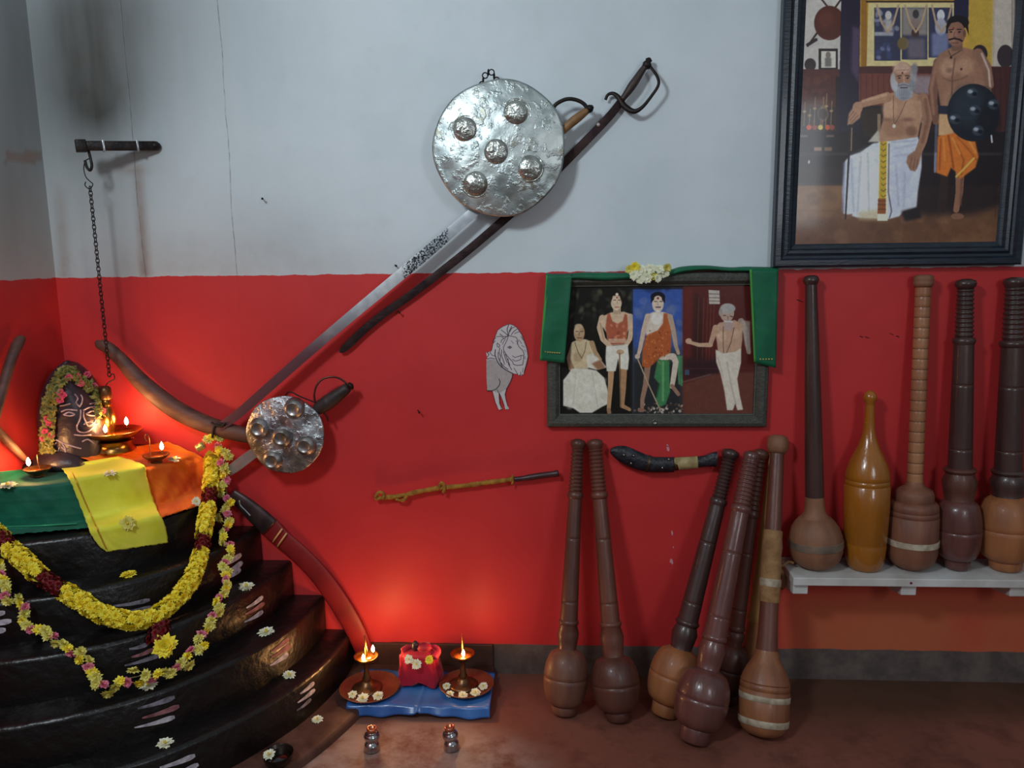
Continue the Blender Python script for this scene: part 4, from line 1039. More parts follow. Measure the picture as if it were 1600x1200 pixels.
    for l in ([(1430,246),(1427,265)],[(1425,246),(1421,262)],[(1434,248),(1432,264)]): c.line(l,1,(96,62,48),k=.8)
    c.line([(1328,196),(1326,250),(1321,342)],4,(44,34,36),w2=2.4); c.line([(1331,198),(1330,235)],2,(140,116,90)); c.line([(1316,204),(1346,192)],2.5,(44,36,46))
    c.ell(1411,119,17,22,(160,116,92)); c.ell(1409,106,13,9,(206,170,146),soft=5,k=.8); c.ell(1395,126,4,12,(170,166,168),soft=2); c.ell(1427,118,5,15,(150,146,150),soft=2); c.ell(1429,108,5,9,(128,124,128),soft=3)
    c.ell(1412,143,15,14,(150,152,160),soft=1.5); c.ell(1398,134,5,9,(176,176,180),soft=2); c.ell(1425,134,5,9,(132,134,140),soft=2); c.ell(1413,147,9,9,(112,114,124),soft=5,k=.7)
    for x in range(1400,1426,3): c.line([(x,136),(x+1,152)],1,(196,198,204),k=.45)
    c.line([(1402,119),(1408,118)],1.8,(70,50,44)); c.line([(1415,118),(1421,119)],1.8,(70,50,44)); c.ell(1405,122,2,1.1,(30,22,22)); c.ell(1418,122,2,1.1,(30,22,22)); c.ell(1410,114,1.3,2,(120,30,26))
    c.line([(1412,120),(1413,130)],2.5,(186,142,114),soft=1); c.line([(1404,134),(1413,132),(1422,135)],2.6,(120,120,128)); c.line([(1407,137),(1418,137)],1.6,(70,44,46)); c.line([(1400,110),(1420,109)],1,(120,82,66),k=.6)
def paint_tri(c):
    c.rect(860,430,1200,660,(26,25,22))
    c.mottle(880,452,986,500,[(70,74,52),(46,50,38),(96,96,70)],40,(1.5,6),.5,3); c.mottle(880,500,986,640,[(36,34,30),(20,20,18)],25,(4,12),.5,4)
    S_=(202,172,138); SD=(150,112,84)
    # seated man
    c.line([(897,538),(890,560),(893,575)],9,SD); c.poly([(893,536),(903,530),(914,530),(926,534),(930,548),(926,570),(918,576),(898,577),(891,560)],(198,176,136),soft=.6)
    c.ell(903,558,7,8,(168,136,98),soft=3,k=.6); c.line([(898,535),(904,552),(909,560),(914,548),(916,534)],.9,(90,66,48)); c.line([(925,536),(930,550),(938,562)],8,(170,134,96),w2=5)
    c.poly([(916,556),(926,552),(940,564),(948,574),(932,578),(918,574)],(206,200,182),soft=.6); c.poly([(924,568),(938,562),(946,574),(934,578)],(150,106,74),soft=1)
    c.ell(905,520,8.5,13.5,(176,140,102)); c.ell(904,510,6,4,(196,164,126),soft=2); c.ell(901,516,4,6,(206,176,136),soft=2,k=.7); c.line([(900,518),(903,518)],1.2,(60,40,30)); c.line([(907,518),(911,518)],1.2,(60,40,30)); c.line([(902,528),(909,528)],1.2,(110,60,48)); c.line([(905,519),(905,524)],1,(120,86,64))
    c.poly([(893,576),(918,576),(932,579),(944,590),(950,612),(953,630),(940,636),(925,645),(906,645),(896,638),(880,634),(880,594),(888,584)],(208,204,186),soft=.6)
    c.mottle(884,590,946,638,[(190,186,166),(220,216,200)],14,(3,8),.4,3); c.line([(900,582),(896,630)],1.5,(170,164,146),soft=2,k=.5); c.line([(925,582),(934,636)],1.5,(170,164,146),soft=2,k=.5)
    # standing man in red vest
    c.line([(955,575),(954,600),(951,640)],10,(186,142,98),w2=6); c.line([(975,572),(974,605),(972,634),(984,640)],10,(170,126,86),w2=5); c.line([(951,640),(952,645)],6,(150,110,80))
    c.poly([(942,494),(955,488),(975,487),(986,491),(988,504),(980,520),(978,538),(950,540),(948,520),(938,506)],S_,soft=.6)
    c.poly([(949,490),(953,490),(957,502),(965,506),(973,502),(976,490),(980,492),(981,512),(978,537),(951,539),(946,512)],(172,84,56),soft=.4); c.mottle(951,505,978,535,[(206,130,90),(140,60,44),(214,150,110)],16,(1.2,3),.6,1)
    c.rect(951,529,978,536,(214,190,160),k=.6); 
    c.line([(941,497),(937,512),(942,530),(958,546),(966,549)],10,S_,w2=6); c.line([(985,495),(987,512),(984,530),(974,546)],9.5,S_,w2=6); c.line([(938,505),(943,530)],2,SD,soft=2,k=.6)
    c.poly([(947,541),(981,538),(983,560),(981,578),(968,576),(966,560),(962,580),(948,580),(946,560)],(212,208,192),soft=.5)
    c.ell(969,550,6,4,(186,150,110)); c.line([(968,552),(969,600),(970,636)],2,(130,96,60))
    c.rect(958,480,970,491,(176,150,118)); c.ell(963,472,8.5,13,(206,182,150)); c.poly([(954,474),(954,460),(960,455),(970,457),(973,466),(972,474),(968,462),(958,462)],(30,22,20),soft=.5); c.line([(959,469),(962,469)],1.1,(50,34,30)); c.line([(966,469),(969,469)],1.1,(50,34,30)); c.line([(961,480),(967,480)],1.2,(170,60,54)); c.ell(964,460,2.4,2.4,(220,200,180)); c.ell(964,465,1.1,1.4,(170,40,34)); c.line([(964,470),(965,475)],.9,(170,140,110))
    # blue panel
    c.rect(989,452,1067,646,(48,78,150)); c.rect(989,452,1067,500,(46,84,172),soft=4,k=.8); c.mottle(990,470,1066,530,[(120,130,160),(80,100,150)],22,(4,12),.35,3); c.rect(989,545,1067,650,(60,66,74),soft=4,k=.9); c.rect(989,565,1067,650,(38,40,40),soft=3,k=.9)
    c.mottle(990,630,1066,645,[(190,176,160),(60,44,40),(120,96,84)],60,(1,2.6),.9,.6)
    c.line([(1012,572),(1009,600),(1004,622),(1003,640)],9.5,(150,112,90),w2=5.5); c.ell(1002,641,6,3,(140,96,76)); c.poly([(1028,560),(1038,556),(1046,562),(1046,590),(1047,612),(1040,632),(1030,636),(1024,626),(1030,600),(1022,590)],(58,128,74),soft=.8); c.line([(1036,566),(1036,626)],3,(110,176,110),soft=2,k=.7); c.line([(1030,600),(1026,620)],3,(30,80,50),soft=2,k=.7); c.poly([(1058,556),(1067,556),(1067,604),(1060,600)],(70,140,90),soft=.8)
    c.line([(1034,557),(1052,557),(1056,566),(1052,592),(1050,604)],11,(196,180,160),w2=7); c.line([(1050,603),(1060,616)],6,(150,110,90)); 
    c.poly([(1010,492),(1022,487),(1036,487),(1048,492),(1047,520),(1038,540),(1014,538),(1009,520)],(204,190,172),soft=.6)
    c.poly([(1037,489),(1043,490),(1048,500),(1049,540),(1047,552),(1032,558),(1022,568),(1012,576),(1003,572),(1004,545),(1010,524),(1028,516),(1036,505)],(178,84,38),soft=.5); c.mottle(1006,515,1046,570,[(110,44,24),(214,130,60)],60,(.7,1.6),.7,.6)
    c.ell(1026,498,9,9,(224,218,206),soft=2,k=.8); c.line([(1012,494),(1006,515),(1000,545),(997,556)],8.5,(196,170,148),w2=5); c.line([(1047,495),(1052,515),(1056,540),(1060,552)],8.5,(176,150,128),w2=5); c.ell(996,557,4,4,(196,170,150)); c.line([(996,560),(1012,598),(1030,637)],1.8,(176,150,116))
    c.ell(1028,464,11.5,8,(26,22,34)); c.ell(1028,475,9,13,(206,184,164)); c.poly([(1017,474),(1017,462),(1022,458),(1022,468)],(26,22,34)); c.poly([(1039,474),(1039,462),(1034,458),(1034,468)],(26,22,34)); c.line([(1022,471),(1026,471)],1.2,(50,36,40)); c.line([(1031,471),(1035,471)],1.2,(50,36,40)); c.ell(1028,466,1.8,2,(150,50,46)); c.line([(1025,480),(1032,480)],1.8,(70,50,56)); c.line([(1028,471),(1028,477)],1,(160,130,120)); c.ell(1029,486,3,2,(220,210,200))
    # red panel
    c.rect(1067,445,1190,655,(88,30,27)); c.rect(1067,450,1084,560,(104,36,32),soft=3,k=.7); c.poly([(1085,455),(1096,470),(1100,560),(1080,560)],(54,30,26),soft=3,k=.8)
    for x in (1100,1106,1111,1116,1092): c.line([(x,465),(x-3,570)],1.2,(120,66,48),k=.6)
    c.rect(1067,560,1125,590,(42,28,34),soft=5,k=.8); c.poly([(1067,600),(1110,585),(1190,580),(1190,655),(1067,655)],(104,54,42),soft=2); c.line([(1067,597),(1110,585)],2,(130,110,104),soft=2,k=.5); c.rect(1070,578,1077,586,(70,96,130),k=.7)
    c.poly([(1107,453),(1124,454),(1125,475),(1108,475)],(180,172,160)); 
    for y in (459,465,470): c.line([(1108,y),(1124,y+.5)],1,(100,60,56))
    c.line([(1158,502),(1166,520),(1170,550)],10,(150,130,116),w2=7); c.poly([(1158,500),(1172,502),(1172,555),(1164,540)],(176,160,146),soft=1,k=.8)
    c.poly([(1116,512),(1124,504),(1148,500),(1160,506),(1160,530),(1157,552),(1122,552),(1120,534)],(186,146,118),soft=.6); c.ell(1128,526,7,8,(210,172,142),soft=3,k=.7); c.ell(1150,522,6,8,(200,160,130),soft=3,k=.7)
    c.line([(1118,512),(1114,526),(1110,538)],9,(186,144,116),w2=7); c.line([(1110,539),(1092,539),(1078,535)],7,(196,156,124),w2=5); c.ell(1076,533,5,4.5,(196,156,124))
    c.ell(1136,489,11,14,(176,146,128)); c.ell(1137,482,12,8,(164,160,156),soft=1.5); c.ell(1126,488,3,6,(150,140,134)); c.line([(1130,493),(1134,493)],1.3,(70,46,44)); c.line([(1141,494),(1145,495)],1.3,(70,46,44)); c.ell(1138,508,7,9,(170,146,140),soft=2); c.line([(1132,502),(1144,503)],2.4,(190,184,180)); c.line([(1137,494),(1138,499)],1.2,(130,96,84)); c.line([(1130,510),(1130,540),(1131,556)],1,(90,56,44)); c.line([(1147,512),(1142,535),(1135,552)],1,(90,56,44))
    c.poly([(1118,546),(1130,552),(1148,550),(1158,544),(1158,566),(1152,592),(1156,618),(1161,640),(1152,641),(1149,630),(1145,641),(1136,641),(1132,612),(1126,585),(1119,566)],(206,196,178),soft=.6); c.line([(1136,566),(1142,600),(1150,632)],2,(160,146,128),soft=2,k=.6); c.line([(1122,560),(1130,590)],2,(170,156,138),soft=2,k=.6)
    c.line([(989,452),(989,646)],.8,(60,60,70),k=.6)
def paint_lion(c):
    c.T = lambda p: (740+p[0]/7.06, 490+p[1]/7.06)
    c.poly([(265,183),(290,160),(322,142),(360,122),(392,114),(440,128),(480,158),(505,196),(530,232),(548,275),(560,312),(572,345),(586,384),(592,430),(600,472),(590,520),(580,560),(568,600),(556,642),(548,680),(534,665),(527,692),(512,672),(500,684),(482,668),(450,664),(428,656),(425,700),(402,758),(362,830),(346,892),(358,960),(376,1020),(392,1046),(384,1058),(350,1056),(340,1020),(320,960),(286,880),(278,920),(286,990),(306,1036),(318,1050),(280,1064),(262,1030),(238,975),(222,910),(206,852),(150,850),(142,700),(140,505),(150,500),(136,425),(160,430),(200,402),(214,330),(240,250)],(176,170,170))
    c.poly([(142,512),(200,500),(260,520),(330,600),(428,660),(425,700),(400,760),(362,830),(286,880),(206,852),(150,850)],(150,142,140),soft=.3)
    c.mottle(150,520,400,800,[(130,124,122),(164,158,156)],40,(.8,2.2),.4,.8)
    K=(52,50,60)
    for l,w in (([(265,183),(322,142),(392,114),(440,128),(480,158),(530,232),(560,312),(586,384)],.8),([(586,384),(600,472),(580,560),(556,642)],.7),([(265,183),(240,250),(214,330),(200,402)],.8),
      ([(385,245),(365,300),(330,370),(330,400),(362,455),(400,500),(430,530),(440,560),(480,572),(540,565),(550,520),(555,440),(545,410),(500,365),(485,330),(490,300),(470,262),(420,250),(385,245)],1.0),
      ([(375,372),(400,358),(422,372),(400,386),(375,372)],.9),([(470,300),(486,315),(480,335)],1.0),([(415,300),(440,330)],.7),([(428,465),(455,485),(500,470),(525,462),(545,462)],.9),([(430,505),(460,525),(500,515),(525,500)],.9),([(525,462),(520,490)],.8),
      ([(390,115),(370,170),(380,240)],1.2),([(420,140),(395,190),(385,240)],1.1),([(450,150),(420,160),(400,200)],1.0),([(480,170),(440,200),(415,235)],1.0),([(500,200),(450,220)],.9),([(290,225),(330,255),(380,250)],1.1),([(305,180),(350,215),(380,245)],1.0),
      ([(250,255),(300,250),(330,270)],.9),([(360,260),(310,290),(300,320)],1.0),([(350,280),(325,320),(320,340)],.9),([(258,330),(262,365),(280,372),(290,350),(262,325)],1.0),([(215,330),(240,300)],.9),([(210,300),(245,268)],.8),
      ([(240,400),(235,450),(250,500),(275,550),(310,590),(360,625),(430,660)],1.5),([(200,400),(180,430),(205,460),(240,470)],.9),([(145,425),(170,450),(150,480)],1.1),([(150,500),(190,488),(235,500)],1.0),
      ([(290,380),(280,420),(295,470),(290,520)],1.1),([(310,400),(305,460),(330,520),(340,560)],1.1),([(330,420),(345,480),(370,540)],1.1),([(350,450),(380,520),(400,570)],1.1),([(380,500),(385,560),(420,620)],1.1),([(270,430),(270,480),(295,540),(320,590)],1.2),([(300,540),(340,590),(380,615)],1.2),
      ([(445,600),(470,640),(490,675)],.9),([(520,645),(518,680)],.8),([(545,600),(540,650)],.7),([(555,480),(580,478)],.6),([(556,492),(578,498)],.6),([(560,400),(575,420)],.6),([(520,250),(545,290)],.8),([(500,290),(530,330)],.8),([(530,350),(560,370)],.8),
      ([(280,720),(292,750),(285,790),(250,832),(206,850),(150,850)],1.3),([(262,840),(280,880),(286,990),(306,1036)],.9),([(206,852),(222,910),(238,975),(262,1030)],.8),([(286,880),(320,960),(340,1020)],.8),([(362,830),(346,892),(358,960),(376,1020)],.7),([(428,656),(425,700),(402,758),(362,830)],.7),([(300,1040),(304,1060)],.5),([(368,1040),(372,1056)],.5)):
        c.line(l,w,K,soft=.3)
    c.ell(400,372,1.2,1,(60,50,56),soft=.3)
GP = 1.0
def picture_frame(t, xo0, xo1, zo0, zo1, w, y, depth, m, steps):
    """mitred moulding: steps = profile (inset, height)"""
    V, Fc = [], []; n = len(steps)
    for j, (sx_, sz_) in enumerate(((0, 0), (1, 0), (1, 1), (0, 1))):
        for ins, hh in steps:
            x = xo0+ins*w if sx_ == 0 else xo1-ins*w; z = zo0+ins*w if sz_ == 0 else zo1-ins*w
            V.append(Vector((x, y-hh*depth, z)))
    for j in range(4):
        for i in range(n-1):
            a, b = j*n+i, ((j+1) % 4)*n+i; Fc.append((a, b, b+1, a+1))
    return mesh('picture_frame', (V, Fc), m, t, smooth=False)

# large framed photograph
yL = -.035
A0 = at(1208, 418, yL); B0 = at(1597, 410, yL); Atop = at(1230, -95, yL)
bigp = thing('framed_photograph', A0, 'large dark-framed photograph of a seated bearded man and a standing man with shield', 'picture')
DKF = mat('dark_blue_frame', rgb(22, 32, 44), .35, 0, rgb(34, 46, 60), 20, stretch=(1, 1, 6), bump=.1, bscale=40, coat=.2)
zt_ = at(1225, -100, yL).z
picture_frame(bigp, A0.x, B0.x, A0.z, zt_, .066, -.004, .034, DKF, ((0, 0), (0, .85), (.08, 1), (.30, 1), (.38, .72), (.48, .66), (.60, .80), (.72, .74), (.80, .45), (.92, .38), (1.0, .30), (1.0, .1)))
cv = Canvas(1230, -100, 1600, 400, 1.6); paint_big(cv)
finish(cv, .88, 3)
print_mesh('photo', cv, A0.x+.062, B0.x-.062, A0.z+.062, zt_-.062, -.013, PRINT, bigp, 1.4, 1.55)
# smaller framed triptych
C0 = at(855, 670, -.03); C1 = at(1199, 667, -.03); ztp = at(1000, 426, -.03).z
tri = thing('framed_triptych', C0, 'grey-framed picture of four standing and seated men under a green cloth', 'picture')
GRF = mat('grey_leather_frame', rgb(66, 68, 62), .5, 0, rgb(78, 80, 72), 60, bump=.3, bscale=140)
picture_frame(tri, C0.x, C1.x, (C0.z+C1.z)/2, ztp, .040, -.003, .028, GRF, ((0, 0), (0, .6), (.1, .85), (.35, 1), (.65, .95), (.86, .6), (.88, .5), (1.0, .45), (1.0, .1)))
cv = Canvas(865, 435, 1190, 655, 2.2); paint_tri(cv)
finish(cv, .84, 3.5)
print_mesh('photo', cv, C0.x+.037, C1.x-.037, (C0.z+C1.z)/2+.037, ztp-.037, -.010, PRINT, tri, 1.9, 1.45)
# stitched inner edge
def stitch_line(p, q, n):
    return join(*[box((0, 0, 0), (.0035, .0015, .0012), frame_z(Vector(p).lerp(Vector(q), (i+.5)/n), (0, 0, 1)) if abs(p[0]-q[0]) > abs(p[2]-q[2]) else frame_z(Vector(p).lerp(Vector(q), (i+.5)/n), (1, 0, 0), xhint=Vector((0, 0, 1)))) for i in range(n)])
x0_, x1_, z0_, z1_ = C0.x+.0385, C1.x-.0385, (C0.z+C1.z)/2+.0385, ztp-.0385
mesh('frame_stitching', join(stitch_line((x0_, -.017, z0_), (x1_, -.017, z0_), 110), stitch_line((x0_, -.017, z1_), (x1_, -.017, z1_), 110), stitch_line((x0_, -.017, z0_), (x0_, -.017, z1_), 60), stitch_line((x1_, -.017, z0_), (x1_, -.017, z1_), 60)), mat('grey_thread', rgb(120, 118, 108), .8), tri, smooth=False)
mesh('frame_medallion', lathe([(.008, 0), (.008, .002), (.006, .003), (.0055, .002), (.0005, .002)], 20, frame=frame_z(at(1023, 659, -.030), (0, -1, 0))), mat('dull_silver', rgb(130, 134, 132), .35, .8), tri)
# green cloth over triptych
gcl = thing('green_drape', at(1030, 425, -.04), 'bright green cloth strip draped over the top of the grey-framed picture', 'cloth')
GR2 = mat('green_drape', rgb(0, 108, 72), .6, 0, rgb(0, 92, 62), 10, bump=.1, bscale=60)
GRB = mat('light_green_border', rgb(70, 160, 70), .6)
def wallcloth(name, quads, y, m, amp=.002, nu=14, nv=26, seed=0, parent=gcl):
    rnd = random.Random(seed); ph = rnd.uniform(0, 6)
    tl, tr, br_, bl = quads; V = []
    for j in range(nv+1):
        for i in range(nu+1):
            s, t = i/nu, j/nv
            u = (tl[0]*(1-s)+tr[0]*s)*(1-t)+(bl[0]*(1-s)+br_[0]*s)*t; v = (tl[1]*(1-s)+tr[1]*s)*(1-t)+(bl[1]*(1-s)+br_[1]*s)*t
            cr = sum(math.exp(-((t-c)/.015)**2) for c in (.33, .64))
            yy = y-amp*(math.sin(s*5+ph)+.6*math.sin(t*9+s*4+ph))-.0025*cr
            V.append(at(u, v, yy))
    fs = [(j*(nu+1)+i, j*(nu+1)+i+1, (j+1)*(nu+1)+i+1, (j+1)*(nu+1)+i) for j in range(nv) for i in range(nu)]
    o = mesh(name, (V, fs), m, parent); md = o.modifiers.new('thickness', 'SOLIDIFY'); md.thickness = .0015; return o
wallcloth('left_fall', ((853,430),(894,428),(882,567),(843,563)), -.042, GR2, seed=1)
wallcloth('right_fall', ((1171,421),(1216,421),(1212,575),(1178,566)), -.042, GR2, seed=2)
wallcloth('left_border', ((853.5,430),(857.5,430),(847,563),(843.5,563)), -.0445, GRB, seed=1, nu=3)
wallcloth('right_border', ((1171.5,421),(1175,421),(1181,566),(1178.5,565)), -.0445, GRB, seed=2, nu=3)
GOLDD = mat('gold_dashes', rgb(226, 206, 120), .35, .6)
mesh('gold_dashes', join(*[box((0, 0, 0), (pxm(at(u, v, -.05))*w_, .001, .0035), Matrix.Translation(at(u, v, -.0465))) for u, v, w_ in [(852,549.5,1.5)]+[(856+i*3.6, 550.2+i*.25, 2.6) for i in range(6)]+[(1188+i*4.5, 561, 2.2) for i in range(5)]]), GOLDD, gcl, smooth=False)
def topcloth():
    up = [(853,428),(880,430),(905,427),(940,427),(985,427),(1040,424),(1065,418),(1100,416),(1140,419),(1165,418),(1216,419)]
    dn = [(853,434),(880,437),(905,436),(940,438),(985,436),(1040,432),(1065,426),(1100,422),(1140,424),(1165,424),(1216,425)]
    a = smooth_path([Vector((*p, 0)) for p in up], 6); b = smooth_path([Vector((*p, 0)) for p in dn], 6); V = []
    for i, (p, q) in enumerate(zip(a, b)):
        V += [at(p.x, p.y-1.5, -.004), at(p.x, p.y, -.03), at((p.x+q.x)/2, (p.y+q.y)/2, -.042-.002*math.sin(i*.9)), at(q.x, q.y, -.037)]
    return V, [(4*i+k, 4*i+k+1, 4*i+k+5, 4*i+k+4) for i in range(len(a)-1) for k in range(3)]
o = mesh('top_fold', topcloth(), GR2, gcl); md = o.modifiers.new('thickness', 'SOLIDIFY'); md.thickness = .0015
# flowers on top of that picture
for i, (u, v, r, m) in enumerate(((984,421,8,PLY),(992,417,9,PY),(991,430,9,PW),(1003,424,10,PW),(1000,437,8,PW),(1012,434,9,PW),(1022,432,8,PLY),(1017,420,9,PW),(1030,421,9,PW),(1036,427,8,PW),(1042,418,8,PLY),(1028,435,7,PW),(1041,427,6,PW))):
    P = at(u, v, -.052-.004*(i % 3)); pal = m is PW
    lab = {0: 'pale yellow flower at the far left of the bunch on the green drape', 1: 'bright yellow flower in the bunch on the green drape'}.get(i, 'pale cream flower in the bunch pinned on the green drape')
    mk_flower(P, (random.uniform(-.4, .4), -1, random.uniform(-.2, .6)), r*pxm(P), m, lab, 'cream flowers on the green drape' if i > 1 else None, centre=False, seed=80+i, name='pinned_flower')
# lion cut-out
cv = Canvas(755, 500, 830, 645, 5); paint_lion(cv)
q0 = at(757, 641, -.003); q1 = at(826, 504, -.003)
lion = print_mesh('lion_drawing', cv, q0.x-.005, q1.x+.005, q0.z-.005, q1.z+.005, -.0035, print_mat('lion_paper', 1, .6), None, 4, 1.5, True, loc=q0)
tag(lion, 'grey and white lion cut-out picture stuck on the red wall', 'picture')

# ------------------------------------------------------------------ wooden clubs
def wood(name, c1, c2, rough=.42, coat=.08, ns=7): return mat(name, c1, rough, 0, c2, ns, stretch=(3, 3, .6), bump=.12, bscale=40, coat=coat)
WD = wood('dark_brown_wood', rgb(100, 60, 48), rgb(80, 46, 38))
WR = wood('reddish_brown_wood', rgb(116, 68, 54), rgb(94, 54, 44))
WT = wood('tan_wood', rgb(174, 112, 68), rgb(142, 88, 56), .5, .05)
WTG = wood('pale_worn_wood', rgb(150, 104, 76), rgb(122, 80, 60), .6, 0)
WLB = wood('light_brown_wood', rgb(158, 102, 66), rgb(126, 78, 54), .45, .08)
WV = wood('varnished_amber_wood', rgb(170, 104, 30), rgb(148, 90, 24), .22, .6, 4)
WP = wood('purplish_brown_wood', rgb(112, 70, 64), rgb(90, 54, 50), .3, .3)
WK = wood('blackish_wood', rgb(78, 56, 52), rgb(60, 42, 40), .35, .25)
GRV = mat('dark_groove', rgb(40, 20, 16), .7)
PALE = mat('pale_band', rgb(196, 182, 160), .6, 0, rgb(150, 132, 108), 40)
def ripple(v0, v1, r0, r1, n):
    out = []
    for i in range(n*6+1):
        t = i/(n*6); out.append((v0+(v1-v0)*t, r0+(r1-r0)*t+1.1*math.cos(2*PI*n*t)*-1))
    return out
def club(name, bot, zb__, top, yt, parts, label, group=None, rings=(), cat='wooden club', bot_y=None):
    B = atz(bot[0], bot[1], zb__) if bot_y is None else Vector((at(bot[0], bot[1], bot_y).x, bot_y, zb__))
    T = at(top[0], top[1], yt); ax = (T-B); L_ = ax.length; axn = ax.normalized()
    # pixel-row -> distance along the axis
    tab = [(proj(B+ax*(i/200-.05)*1.1)[1], (i/200-.05)*1.1*L_) for i in range(201)]
    def s_of(v):
        for i in range(200):
            (va, sa), (vb, sb_) = tab[i], tab[i+1]
            if (va >= v >= vb): return sa+(sb_-sa)*(va-v)/(va-vb)
        return tab[0][1] if v > tab[0][0] else tab[-1][1]
    M = frame_z(B, axn); rot = M.to_quaternion()
    t = thing(name, B, label, cat, group, rot=rot)
    smin = min(s_of(v) for p in parts for v, r in p[2])
    shift = -smin+.001
    host = t
    for nm, m, prof in sorted(parts, key=lambda q: q[0] in ('score_line', 'groove_ring')):
        pr = []
        for v, r in prof:
            s_ = s_of(v); kk_ = pxm(B+axn*s_)
            pr.append((max(r*kk_, .0004), s_+shift))
        pr.sort(key=lambda q: q[1])
        o = mesh(nm, lathe(pr, 36), m, host if nm in ('score_line', 'groove_ring') else t, local=True, sharp=55)
        if 'shaft' in nm: host = o
    return t
def bulb(v0, v1, rtop, rmax, rbot, vm=None, n=14):
    out = []; vm = vm or (v0+v1)/2
    for i in range(n+1):
        v = v0+(v1-v0)*i/n
        if v < vm: f = (vm-v)/(vm-v0); r = rtop+(rmax-rtop)*math.sqrt(max(0, 1-f**2.0))
        else: f = (v-vm)/(v1-vm); r = rbot+(rmax-rbot)*math.sqrt(max(0, 1-f**2.2))
        out.append((v, r))
    return out
LINE = mat('pale_score_line', rgb(132, 92, 76), .6)
def gada(v, m, grip_m=None, head_m=None, neck_m=None):
    """v: dict of rows and radii"""
    g = []
    g.append(('knob', grip_m or m, [(v['t0'], v['kr']*.4), (v['t0']+3, v['kr']*.9), (v['t0']+8, v['kr']), (v['t0']+12, v['kr']*.9), (v['t0']+16, v['gr'])]))
    g.append(('ribbed_grip', grip_m or m, ripple(v['t0']+15, v['g1'], v['gr'], v['gr']+1.5, 11)))
    c = v['g1']; cr = v['cr']
    g.append(('collar', grip_m or m, [(c, v['gr']+1), (c+2, cr*.9), (c+5, cr), (c+9, cr*.95), (c+12, v['s0'])]))
    a, b = v['g1']+11, v['n0']
    q = a+(b-a)*.33; w = a+(b-a)*.85
    s = lambda x: v['s0']+(v['s1']-v['s0'])*(x-a)/(b-a)
    g.append(('shaft', m, [(a, s(a)), (q-4, s(q-4)), (q-1, s(q)), (q, s(q)-.8), (q+1, s(q)), (q+4, s(q+4)), ((q+w)/2, s((q+w)/2)), (w-4, s(w-4)), (w-1, s(w)), (w, s(w)-.8), (w+1, s(w)), (w+4, s(w+4)), (b, s(b))]))
    for e in (q, w):
        g.append(('score_line', LINE, [(e-.5, s(e)-.5), (e-.5, s(e)+.15), (e+.5, s(e)+.15), (e+.5, s(e)-.5)]))
    n0, n1 = v['n0'], v['b0']; nr = v['nr']
    g.append(('neck', neck_m or m, [(n0, v['s1']), (n0+1, nr*.88), (n0+4, nr*.95), (n0+7, nr*.88), (n0+9, nr*.80), (n0+(n1-n0)*.45, nr), (n0+(n1-n0)*.7, nr*.92), (n1, nr*.82), (n1+3, nr*.9)]))
    br_ = v['br']; vm = (v['b0']+v['b1'])/2
    hb = bulb(v['b0'], v['b1'], nr*.82, br_, v['fr'], vm)
    hb = [p for p in hb if abs(p[0]-vm) > 3]+[(vm-2, br_), (vm-.5, br_-1.2), (vm+1.5, br_+.2)]
    g.append(('head', head_m or m, hb))
    f0, f1 = v['b1'], v['f1']
    g.append(('foot', head_m or m, [(f0-2, v['fr']*.95), (f0+2, v['fr']), (f1-3, v['fr']*.95), (f1, v['fr']*.8)]))
    return g
WB1 = wood('scuffed_brown_wood', rgb(130, 86, 64), rgb(98, 60, 50), .5, .05)
club('wooden_club', (881,1116), 0, (903,697), -.03, gada(dict(t0=690,kr=12,gr=9,g1=772,cr=13,s0=10.5,s1=14,n0=972,nr=17,b0=1018,b1=1106,br=34.5,fr=20,f1=1120), WD, head_m=WB1),
     'brown ribbed-grip club leaning on the red wall, leftmost on the floor')
club('wooden_club', (967,1126), 0, (930,697), -.03, gada(dict(t0=691,kr=13,gr=10,g1=773,cr=14,s0=11,s1=15,n0=976,nr=19,b0=1030,b1=1116,br=37.5,fr=20,f1=1131), WR, head_m=WD),
     'brown ribbed-grip club with glossy round head, second from left on the floor')
club('wooden_club', (1037,1118), 0, (1140,714), -.03, gada(dict(t0=707,kr=14,gr=9.5,g1=783,cr=14,s0=12,s1=16,n0=974,nr=20,b0=1018,b1=1104,br=38.5,fr=22,f1=1123), WK, head_m=WT),
     'dark-shafted floor club with an orange-tan round head')
club('wooden_club', (1135,1098), 0, (1189,706), -.03, gada(dict(t0=699,kr=12,gr=8,g1=795,cr=11,s0=9,s1=12,n0=975,nr=14,b0=1005,b1=1080,br=26,fr=16,f1=1095), WD),
     'half-hidden dark club standing behind the glossy floor club')
club('wooden_club', (1166,1085), 0, (1211,716), -.035, [('shaft', mat('pale_tan_wood', rgb(196, 146, 84), .5, 0, rgb(168, 118, 66), 8, stretch=(3, 3, .6)), [(712,9),(760,10),(850,11),(960,12),(970,14),(975,12)]), ('head', WT, [(975,12),(1020,14),(1045,20),(1065,24),(1080,20),(1090,12)])],
     'slender tan wooden club hidden behind the cloth-wrapped club')
club('wooden_club', (1083,1160), 0, (1173,718), -.10, gada(dict(t0=710,kr=13,gr=11.5,g1=794,cr=16,s0=13.5,s1=18,n0=998,nr=21,b0=1050,b1=1142,br=41.5,fr=24,f1=1165), WP, head_m=WP),
     'glossy purple-brown club with the largest round head, nearest on the floor')
CW = mat('tan_cloth_wrap', rgb(168, 128, 84), .85, 0, rgb(140, 100, 64), 30, bump=.5, bscale=60)
